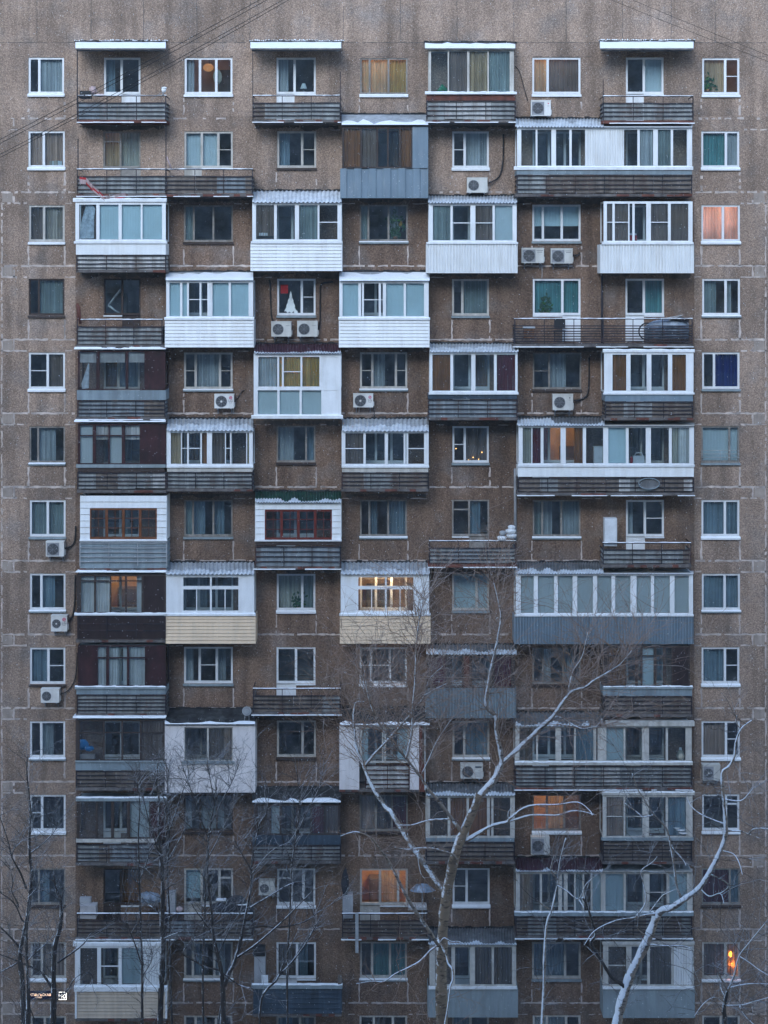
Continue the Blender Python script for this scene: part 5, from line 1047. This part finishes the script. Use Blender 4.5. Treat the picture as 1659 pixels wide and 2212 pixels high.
class Tree:
    def __init__(s, label, x, d, trunk_m, limb_m, twig_m, cat='tree', group=None, kind='bare_tree'):
        base = pt(x, 2212, d); s.d = d; s.o = empty(kind, (base.x, base.y, 0)); tag(s.o, label, cat, group); s.tm, s.lm, s.wm = trunk_m, limb_m, twig_m; s.tw = MB(); s.x = x; s.rng = random.Random(int(x * 13))
        s.segs = []
    def limb(s, pts, w0, w1, name='limb', m=None, dz=0.0, root=0.0, n=None, tw=True):
        """pts in plan units; w0, w1 = thickness in plan units; dz = how far the tip comes towards the viewer"""
        k = len(pts); P = []; rng = s.rng
        for i, (x, y) in enumerate(pts):
            t = i / max(1, k - 1); P.append((x, y, s.d + root + dz * t, (w0 + (w1 - w0) * t)))
        Q = smooth(P); V = [pt(q[0], q[1], q[2]) for q in Q]; sc = (1 - s.d / DIST) / PX / 2
        rad = [max(.006, q[3] * sc * rng.uniform(.86, 1.14)) for q in Q]
        mb = MB()
        if name == 'trunk':
            g = Vector((V[0].x, V[0].y, -.2)); V = [g, g.lerp(V[0], .5)] + V; rad = [rad[0] * 1.35, rad[0] * 1.12] + rad
        mb.tube(V, rad, n or (10 if w0 > 10 else 6 if w0 > 4 else 5)); build(name, mb, m or (s.tm if name == 'trunk' else s.lm), s.o)
        if tw:
            for i in range(2 if name == 'trunk' else 0, len(V) - 1): s.segs.append((V[i], V[i + 1], i / len(V), dz))
    def twig(s, p, dr, ln, r, depth):
        rng = s.rng; n = 4 if depth > 0 else 3; P = [p]; d = dr.copy()
        for i in range(n):
            d = (d + Vector((rng.gauss(0, .22), rng.gauss(0, .16), rng.gauss(0, .2)))).normalized(); P.append(P[-1] + d * ln / n)
        s.tw.tube(P, [r * (1 - .75 * i / n) for i in range(n + 1)], 3, 0, False)
        if depth > 0:
            for _ in range(rng.choice((2, 3, 3, 4)) if depth > 1 else rng.choice((1, 2, 2, 3))):
                i = rng.randrange(1, n + 1); a = (P[i] - P[i - 1]).normalized()
                q = (a + Vector((rng.gauss(0, .75), rng.gauss(0, .5), rng.gauss(.05, .6)))).normalized(); s.twig(P[i], q, ln * rng.uniform(.35, .65), r * .62, depth - 1)
    def twigs(s, count, ln, r=.011, depth=2, up=.35, tmin=0.0, zmin=-1e9):
        rng = s.rng; c = [g for g in s.segs if g[2] >= tmin and g[0].z >= zmin]
        if not c: return
        ws = [(g[1] - g[0]).length * (.4 + g[2]) for g in c]
        for _ in range(count):
            a, b, t, _d = rng.choices(c, ws)[0]; p = a.lerp(b, rng.random()); ax = (b - a).normalized()
            d = (ax * .5 + Vector((rng.gauss(0, .75), rng.gauss(0, .5), rng.gauss(up, .45)))).normalized(); s.twig(p, d, ln * rng.uniform(.4, 1.15), r * rng.uniform(.7, 1.2), depth)
    def done(s): build('twigs', s.tw, s.wm, s.o)
t = Tree('large snow lined birch forking in front of the middle of the block', 955, 14, BK_TRUNK, BK_BIRCH, BK_TWIG, 'birch', None, 'birch_tree')
t.limb([(955, 2230), (953, 2100), (958, 1990), (965, 1930), (985, 1840), (1005, 1790), (1025, 1745), (1036, 1715)], 25, 17, 'trunk', tw=False)
t.limb([(1034, 1722), (1050, 1703), (1069, 1682), (1085, 1646)], 16, 13, 'limb', BK_BIRCH)
t.limb([(1085, 1650), (1081, 1622), (1072, 1577), (1071, 1549), (1050, 1523), (1055, 1479), (1060, 1446), (1069, 1409), (1076, 1373), (1082, 1331), (1076, 1296), (1066, 1255)], 11, 2, dz=.6)
t.limb([(1085, 1648), (1131, 1607), (1168, 1572), (1194, 1548), (1210, 1525), (1224, 1506), (1238, 1492), (1266, 1483), (1281, 1471), (1313, 1452), (1341, 1434), (1365, 1405)], 11, 2, dz=1.0)
t.limb([(1226, 1504), (1231, 1478), (1238, 1450), (1257, 1420), (1265, 1389), (1270, 1366)], 5, 1.5, dz=.3)
t.limb([(1194, 1548), (1215, 1551), (1236, 1565), (1259, 1574), (1283, 1570), (1306, 1567)], 4, 1.2, dz=.8)
t.limb([(1060, 1690), (1067, 1676), (1072, 1655)], 5, 2)
t.limb([(964, 1932), (947, 1910), (921, 1872), (896, 1837), (863, 1785), (844, 1753), (835, 1746), (807, 1704), (790, 1666), (781, 1641), (771, 1617), (766, 1582), (764, 1554), (768, 1519), (790, 1514), (785, 1484), (788, 1448)], 13, 2.5, dz=-1.2)
t.limb([(788, 1655), (807, 1631), (835, 1601), (863, 1570), (889, 1540), (917, 1502), (928, 1467), (959, 1437)], 7, 1.8, dz=.8, root=-.8); t.limb([(917, 1502), (942, 1488), (971, 1474), (985, 1470)], 3.5, 1.3, root=-.2)
t.limb([(1000, 1800), (975, 1767), (961, 1748), (940, 1722), (924, 1704), (912, 1683), (896, 1662), (877, 1638), (858, 1617), (839, 1591), (823, 1570), (807, 1538), (796, 1507), (790, 1470)], 9, 2, dz=1.2)
t.limb([(877, 1638), (886, 1601), (891, 1566), (891, 1530), (896, 1479), (898, 1427), (900, 1385), (906, 1338), (912, 1303), (918, 1270)], 6, 1.8, dz=.6, root=.7)
t.limb([(912, 1671), (928, 1636), (940, 1608), (959, 1577), (975, 1554)], 3.5, 1.3, root=.5)
t.limb([(948, 2042), (935, 2024), (924, 2006), (896, 1966), (877, 1933), (860, 1900), (844, 1867), (828, 1844), (814, 1825), (800, 1809), (769, 1797), (736, 1806)], 10, 2.5, dz=1.6, root=.2)
t.limb([(950, 2038), (928, 2055), (907, 2076), (882, 2090), (853, 2104), (830, 2120), (802, 2120), (770, 2125)], 5, 1.5, dz=1.0, root=.2)
t.limb([(946, 2030), (964, 2062), (968, 2081), (978, 2095), (978, 2116), (973, 2130), (968, 2170), (960, 2215), (952, 2250)], 6, 2.5, dz=.5, root=.4)
t.limb([(952, 2034), (960, 2026), (975, 2034), (992, 2034), (1008, 2046)], 3.5, 1.2, root=.3)
t.limb([(985, 1855), (978, 1846), (957, 1839), (931, 1832), (905, 1832), (877, 1835), (853, 1830)], 6, 2, dz=.9, root=.2)
t.limb([(1006, 1816), (1041, 1795), (1064, 1783), (1101, 1774), (1147, 1761), (1203, 1761), (1243, 1751), (1289, 1761)], 9, 2, dz=.8)
t.limb([(1096, 1776), (1106, 1764), (1142, 1741), (1203, 1738), (1248, 1733), (1274, 1751), (1280, 1762)], 6, 1.6, dz=.8, root=.3)
t.limb([(972, 1770), (930, 1771), (890, 1782), (864, 1782)], 4, 2, root=.3); t.limb([(905, 1834), (904, 1860), (910, 1888), (920, 1900)], 3, 1.2, root=.5); t.limb([(1100, 1775), (1098, 1755), (1108, 1742)], 3, 1, root=.4)
t.twigs(540, 2.2, .0115, 2, .35, .1, pt(0, 1700, 14).z); t.twigs(200, 1.4, .010, 2, .1, .1); t.done()
t = Tree('snow covered birch leaning right across the lower right corner', 1338, 16, BK_BIRCH, BK_BIRCH, BK_DTWIG, 'birch', None, 'birch_tree')
t.limb([(1325, 2240), (1332, 2212), (1342, 2168), (1350, 2142), (1364, 2099), (1385, 2059), (1404, 2016), (1420, 1973)], 22, 17, 'trunk')
t.limb([(1418, 1978), (1432, 1965), (1452, 1960), (1484, 1938), (1511, 1917), (1532, 1885), (1554, 1842), (1567, 1805), (1567, 1778), (1563, 1727), (1560, 1671), (1575, 1655), (1586, 1634), (1589, 1605), (1601, 1574), (1624, 1556)], 15, 2.5, dz=1.2)
for L in ([(1352, 2144), (1345, 2128), (1321, 2110), (1305, 2085), (1278, 2040), (1279, 2030), (1286, 2015), (1269, 1959), (1258, 1939)],): t.limb(L, 9, 4, 'limb', BK_DARK, .4)
for L, w in (([(1420, 1976), (1398, 1976), (1372, 1982), (1329, 1989), (1284, 2011), (1262, 2042)], 5), ([(1566, 1780), (1538, 1770), (1511, 1757), (1492, 1740), (1484, 1722)], 4), ([(1566, 1796), (1594, 1795), (1618, 1802), (1645, 1813)], 5), ([(1618, 1802), (1628, 1791), (1660, 1790), (1690, 1800)], 4), ([(1563, 1726), (1599, 1730), (1618, 1714), (1628, 1700)], 4),
    ([(1532, 1887), (1572, 1909), (1564, 1925), (1540, 1934)], 4), ([(1511, 1918), (1532, 1936), (1556, 1930), (1564, 1952)], 3.5), ([(1404, 2040), (1431, 2043), (1492, 2048), (1497, 2088), (1514, 2128)], 4), ([(1473, 1944), (1462, 1915), (1457, 1877), (1447, 1818), (1439, 1789), (1412, 1759), (1393, 1730), (1377, 1703), (1366, 1671)], 6), ([(1447, 1818), (1455, 1834), (1476, 1858), (1482, 1870)], 2.5),
    ([(1372, 1982), (1395, 1948), (1388, 1900), (1386, 1880), (1410, 1862), (1420, 1850)], 3.5), ([(1400, 1975), (1428, 1938), (1440, 1930), (1462, 1920)], 3), ([(1563, 1838), (1585, 1845), (1597, 1865), (1604, 1890)], 3), ([(1395, 2020), (1380, 2010), (1376, 2000)], 3), ([(1600, 1575), (1590, 1560), (1592, 1545)], 2.5), ([(1412, 1760), (1390, 1765), (1378, 1756), (1350, 1735)], 2.5)): t.limb(L, w, 1.4, dz=t.rng.uniform(-.8, 1.4))
t.twigs(110, 1.4, .011, 2, .2, .1); t.done()
t = Tree('slender snowy birch at the bottom right corner', 1565, 12, BK_DARK, BK_BIRCH, BK_DTWIG, 'birch', None, 'birch_tree')
t.limb([(1568, 2240), (1567, 2212), (1564, 2176), (1572, 2139)], 10, 7, 'trunk')
for L, w in (([(1572, 2141), (1556, 2110), (1540, 2080)], 5), ([(1572, 2139), (1586, 2107), (1596, 2067), (1618, 2037), (1659, 1987), (1690, 1950)], 5), ([(1574, 2134), (1612, 2126), (1659, 2126), (1700, 2135)], 4.5), ([(1568, 2172), (1602, 2171), (1631, 2163), (1659, 2155), (1700, 2140)], 4), ([(1566, 2170), (1560, 2160), (1540, 2155), (1518, 2170), (1500, 2195)], 3.5), ([(1598, 2172), (1606, 2190), (1625, 2210), (1640, 2225)], 4), ([(1598, 2066), (1620, 2080), (1640, 2095), (1665, 2110)], 3), ([(1564, 2150), (1556, 2130), (1560, 2110)], 3)): t.limb(L, w, 1.4, dz=t.rng.uniform(-.5, 1))
t.twigs(90, 1.3, .011, 2, .35); t.done()
t = Tree('thin straight young birch before the lower double glazed balcony', 1170, 11, BK_BIRCH, BK_BIRCH, BK_DTWIG, 'birch', None, 'birch_tree')
t.limb([(1168, 2240), (1172, 2193), (1175, 2117), (1177, 2040), (1182, 1990), (1192, 1964), (1203, 1914), (1210, 1858), (1222, 1810)], 8, 2, 'trunk')
for L in ([(1190, 1966), (1172, 1955), (1160, 1945)], [(1203, 1912), (1225, 1925), (1250, 1942), (1266, 1910), (1290, 1890)], [(1205, 1900), (1190, 1880), (1196, 1850)], [(1250, 1942), (1262, 1962)]): t.limb(L, 3.5, 1.3, dz=.4)
t.twigs(60, 1.2, .010, 2, .4); t.done()
G = 'dark bare trees along the left side'
def dark(label, x, d, trunk, w, limbs, n, ln=1.2, depth=2, up=.5, zt=0.0):
    t = Tree(label, x, d, BK_DARK, BK_DARK, BK_DTWIG, 'tree', G); t.limb(trunk, w[0], w[1], 'trunk')
    for L, q in limbs: t.limb(L, q, 1.3, 'limb', dz=t.rng.uniform(-.8, .9))
    t.twigs(int(n * 1.0), ln, .0105, depth, up, zt); t.done()
dark('dark twin bare tree reaching up along the left edge', 52, 10, [(52, 2240), (50, 2162), (48, 2114), (43, 2066), (49, 2030), (57, 1995), (62, 1959), (66, 1923), (68, 1888), (64, 1840), (64, 1792), (66, 1756), (62, 1709), (58, 1665), (60, 1630)], (12, 2),
     [([(57, 1920), (45, 1888), (26, 1852), (17, 1816), (5, 1780), (-6, 1745)], 5), ([(58, 1990), (48, 1988), (31, 1952), (0, 1928), (-25, 1915)], 4.5), ([(45, 2050), (24, 2026), (0, 2002), (-25, 1985)], 5), ([(66, 1842), (90, 1825), (118, 1795), (124, 1775)], 3), ([(40, 1960), (36, 1947), (25, 1925), (28, 1905), (20, 1870)], 4), ([(60, 1940), (80, 1918), (86, 1900)], 3), ([(26, 1852), (30, 1835), (45, 1820)], 2.5), ([(46, 2075), (20, 2090), (0, 2100), (-20, 2110)], 3.5)], 150, 1.3)
dark('second dark trunk crossing the street name plate at the left', 60, 12, [(60, 2240), (61, 2170), (61, 2138), (58, 2066), (57, 2019), (62, 1980)], (11, 3), [([(60, 2075), (75, 2060), (98, 2040), (120, 2020)], 3), ([(61, 2170), (70, 2190), (78, 2210)], 3), ([(60, 2030), (50, 2012), (40, 2008)], 3)], 40, .9)
dark('dark broken topped bare tree with snow on its bark beside the house number', 116, 8, [(114, 2240), (115, 2200), (116, 2150), (116, 2090), (119, 2042), (129, 2007), (133, 1971), (130, 1942), (122, 1923), (117, 1899)], (14, 4),
     [([(124, 2080), (155, 2059), (181, 2038), (198, 2016), (220, 2012)], 5), ([(112, 2134), (100, 2115), (88, 2100), (64, 2088), (38, 2076), (0, 2062), (-20, 2060)], 6), ([(118, 2150), (130, 2147), (146, 2144.5)], 1.6), ([(131, 1945), (136, 1930), (140, 1920)], 3), ([(116, 2165), (145, 2140), (160, 2115), (186, 2100), (200, 2110), (195, 2128)], 3)], 60, 1.0)
dark('thick dark straight trunk in front of the left open balconies', 348, 8, [(346, 2240), (346, 2212), (348, 2138), (353, 2042), (350, 1995), (352, 1923), (348, 1852), (342, 1790), (345, 1740), (338, 1690), (342, 1640)], (15, 2),
     [([(351, 1925), (372, 1912), (382, 1910)], 3), ([(350, 2030), (375, 2018), (395, 2012)], 3.5), ([(348, 1860), (330, 1800), (318, 1760), (305, 1700), (300, 1650)], 4), ([(344, 1790), (360, 1740), (362, 1690), (368, 1640)], 3), ([(349, 1980), (330, 1960), (310, 1950)], 3)], 110, 1.3)
dark('thin dark tree left of the thick straight trunk', 307, 9, [(307, 2240), (307, 2185), (307, 2090), (304, 1995), (301, 1899), (299, 1804), (302, 1740), (296, 1690)], (7, 2), [([(307, 2090), (291, 2038), (276, 2000), (270, 1970)], 3.5), ([(307, 2110), (325, 2080), (330, 2060)], 3), ([(302, 1900), (318, 1860), (322, 1830)], 2.5)], 80, 1.2)
dark('forked dark tree with snowy branches below the middle left windows', 482, 9, [(482, 2240), (482, 2182), (481, 2128), (476, 2088), (469, 2061), (461, 2021), (457, 1968), (452, 1928), (448, 1880), (452, 1830)], (12, 2),
     [([(484, 2130), (496, 2100), (506, 2080), (517, 2043), (525, 2008), (534, 1960), (543, 1914), (543, 1874), (549, 1834), (560, 1781), (576, 1754), (581, 1700)], 10), ([(514, 2067), (549, 2043), (603, 1997), (651, 1949), (680, 1920)], 5), ([(528, 2009), (560, 2000), (603, 2003), (656, 1992), (691, 1968), (736, 1941)], 5), ([(541, 1960), (587, 1933), (629, 1909), (660, 1905)], 4),
      ([(474, 2096), (442, 2088), (413, 2072), (395, 2058), (420, 2028), (440, 2020)], 4), ([(478, 2100), (514, 2126), (547, 2136)], 4), ([(543, 1890), (575, 1850), (600, 1830), (640, 1815)], 3), ([(484, 2150), (476, 2180), (472, 2212), (470, 2240)], 4), ([(460, 2020), (440, 1990), (425, 1970), (412, 1950)], 3.5), ([(470, 2065), (500, 2000), (520, 1970)], 3), ([(543, 1880), (520, 1840), (505, 1810)], 3)], 190, 1.4)
dark('low snowy sapling with rising arms before the dark blue balcony', 565, 10, [(560, 2260), (565, 2158), (595, 2120), (603, 2107), (629, 2080), (656, 2045), (678, 2008), (690, 1985)], (6, 2), [([(603, 2107), (622, 2055), (640, 2020)], 3), ([(630, 2080), (660, 2030), (690, 2000)], 2.5)], 40, .9)
dark('bare young tree fanning its twigs before the white masonry balcony', 445, 6, [(440, 2240), (438, 2100), (442, 1980), (446, 1880), (452, 1800), (462, 1740), (468, 1700)], (6, 2), [([(450, 1810), (430, 1760), (410, 1700), (395, 1660)], 3.5), ([(456, 1780), (480, 1730), (505, 1680), (520, 1640)], 3.5), ([(446, 1860), (478, 1800), (500, 1750)], 3), ([(450, 1820), (415, 1790), (385, 1760)], 3), ([(464, 1740), (455, 1690), (450, 1660)], 2.5)], 150, 1.1, 2, .8, .35)
dark('bare young tree with fine upright twigs at the left of the masonry balcony', 370, 6, [(372, 2240), (368, 2100), (366, 1980), (362, 1880), (366, 1800), (364, 1720), (358, 1640)], (5, 2), [([(364, 1800), (385, 1740), (402, 1690), (420, 1660)], 3), ([(365, 1760), (345, 1700), (330, 1670)], 3), ([(363, 1860), (395, 1800), (410, 1770)], 3)], 90, 1.1, 2, .8, .35)
dark('slim dark tree rising between the two middle dark glazed columns', 640, 6, [(622, 2240), (620, 2100), (626, 1980), (630, 1880), (640, 1800), (648, 1740), (640, 1660)], (5, 2), [([(642, 1800), (665, 1750), (690, 1700), (700, 1650)], 3), ([(632, 1870), (610, 1810), (600, 1760)], 3)], 80, 1.1, 2, .7, .35)
# ------------------------------------------------------------------ unseen block added behind the viewer, cutting sky light on the lower floors
m = MB(); Y = -73
for xa, xb, HT in ((-120, -42, 58), (-42, 42, 62), (42, 120, 58)):
    m.hexa([(xa, Y - 14, 0), (xb, Y - 14, 0), (xb, Y - 14, HT), (xa, Y - 14, HT)], [(xa, Y + .01 * HT, 0), (xb, Y + .01 * HT, 0), (xb, Y + .01 * HT, HT), (xa, Y + .01 * HT, HT)])
o = empty('added_light_blocker', (0, Y, 0)); tag(o, 'plain unseen block added across the yard to shade the facade', 'building'); build('wall', m, mat('blocker_wall', (.12, .15, .185), .9, .2, .3), o)
m = MB()
for r in range(22):
    for c in range(55):
        x, z = -108 + c * 3.93, 1.6 + r * 2.75
        if abs(x) > 38 and z > 55: continue
        if 39 < abs(x) < 43: continue
        y = Y + (.62 if abs(x) < 42 else .58) + .03
        m.face([(x, y, z), (x, y, z + 1.4), (x + 1.6, y, z + 1.4), (x + 1.6, y, z)])
q = build('blocker_window_rows', m, mat('blocker_window', (.04, .05, .06), .3, .5, .4), o); q['kind'] = 'stuff'
# ------------------------------------------------------------------ falling snow
m = MB(); rs = random.Random(3)
for _ in range(14000):
    d = 2 + 34 * rs.random(); s = (1 - d / DIST) / PX; c = Vector((rs.uniform(-900, 900) * s, -d, EZ + rs.uniform(-1700, 700) * s))
    if c.z < .2: continue
    r = rs.uniform(.0035, .0075); u = Vector((.42, 0, -.9)).normalized() * r * 1.5; v = Vector((.9, 0, .42)) * r * .8; w = Vector((0, r, 0))
    b = len(m.v); m.v += [c + u, c + v, c - u, c - v, c + w, c - w]
    for f in ((0, 1, 4), (1, 2, 4), (2, 3, 4), (3, 0, 4), (1, 0, 5), (2, 1, 5), (3, 2, 5), (0, 3, 5)): m.f.append(tuple(b + k for k in f)); m.m.append(0); m.sm.append(True)
tag(build('falling_snow', m, 'snow'), 'fine snow drifting down slantwise in front of the facade', 'snow', kind='stuff')

# ------------------------------------------------------------------ the snowy air between viewer and facade
m = MB(); m.hexa([(-60, -70, -1), (60, -70, -1), (60, -70, 46), (-60, -70, 46)], [(-60, 20, -1), (60, 20, -1), (60, 20, 46), (-60, 20, 46)])
hz = bpy.data.materials.new('snowy_air'); t = nt(hz); t.nodes.remove(t.nodes['Principled BSDF']); v = t.nodes.new('ShaderNodeVolumePrincipled')
v.inputs['Density'].default_value = .0004; v.inputs['Color'].default_value = (.80, .88, 1, 1); t.links.new(v.outputs[0], t.nodes['Material Output'].inputs['Volume'])
tag(build('haze', m, hz), kind='stuff')
S.cycles.volume_bounces = 0
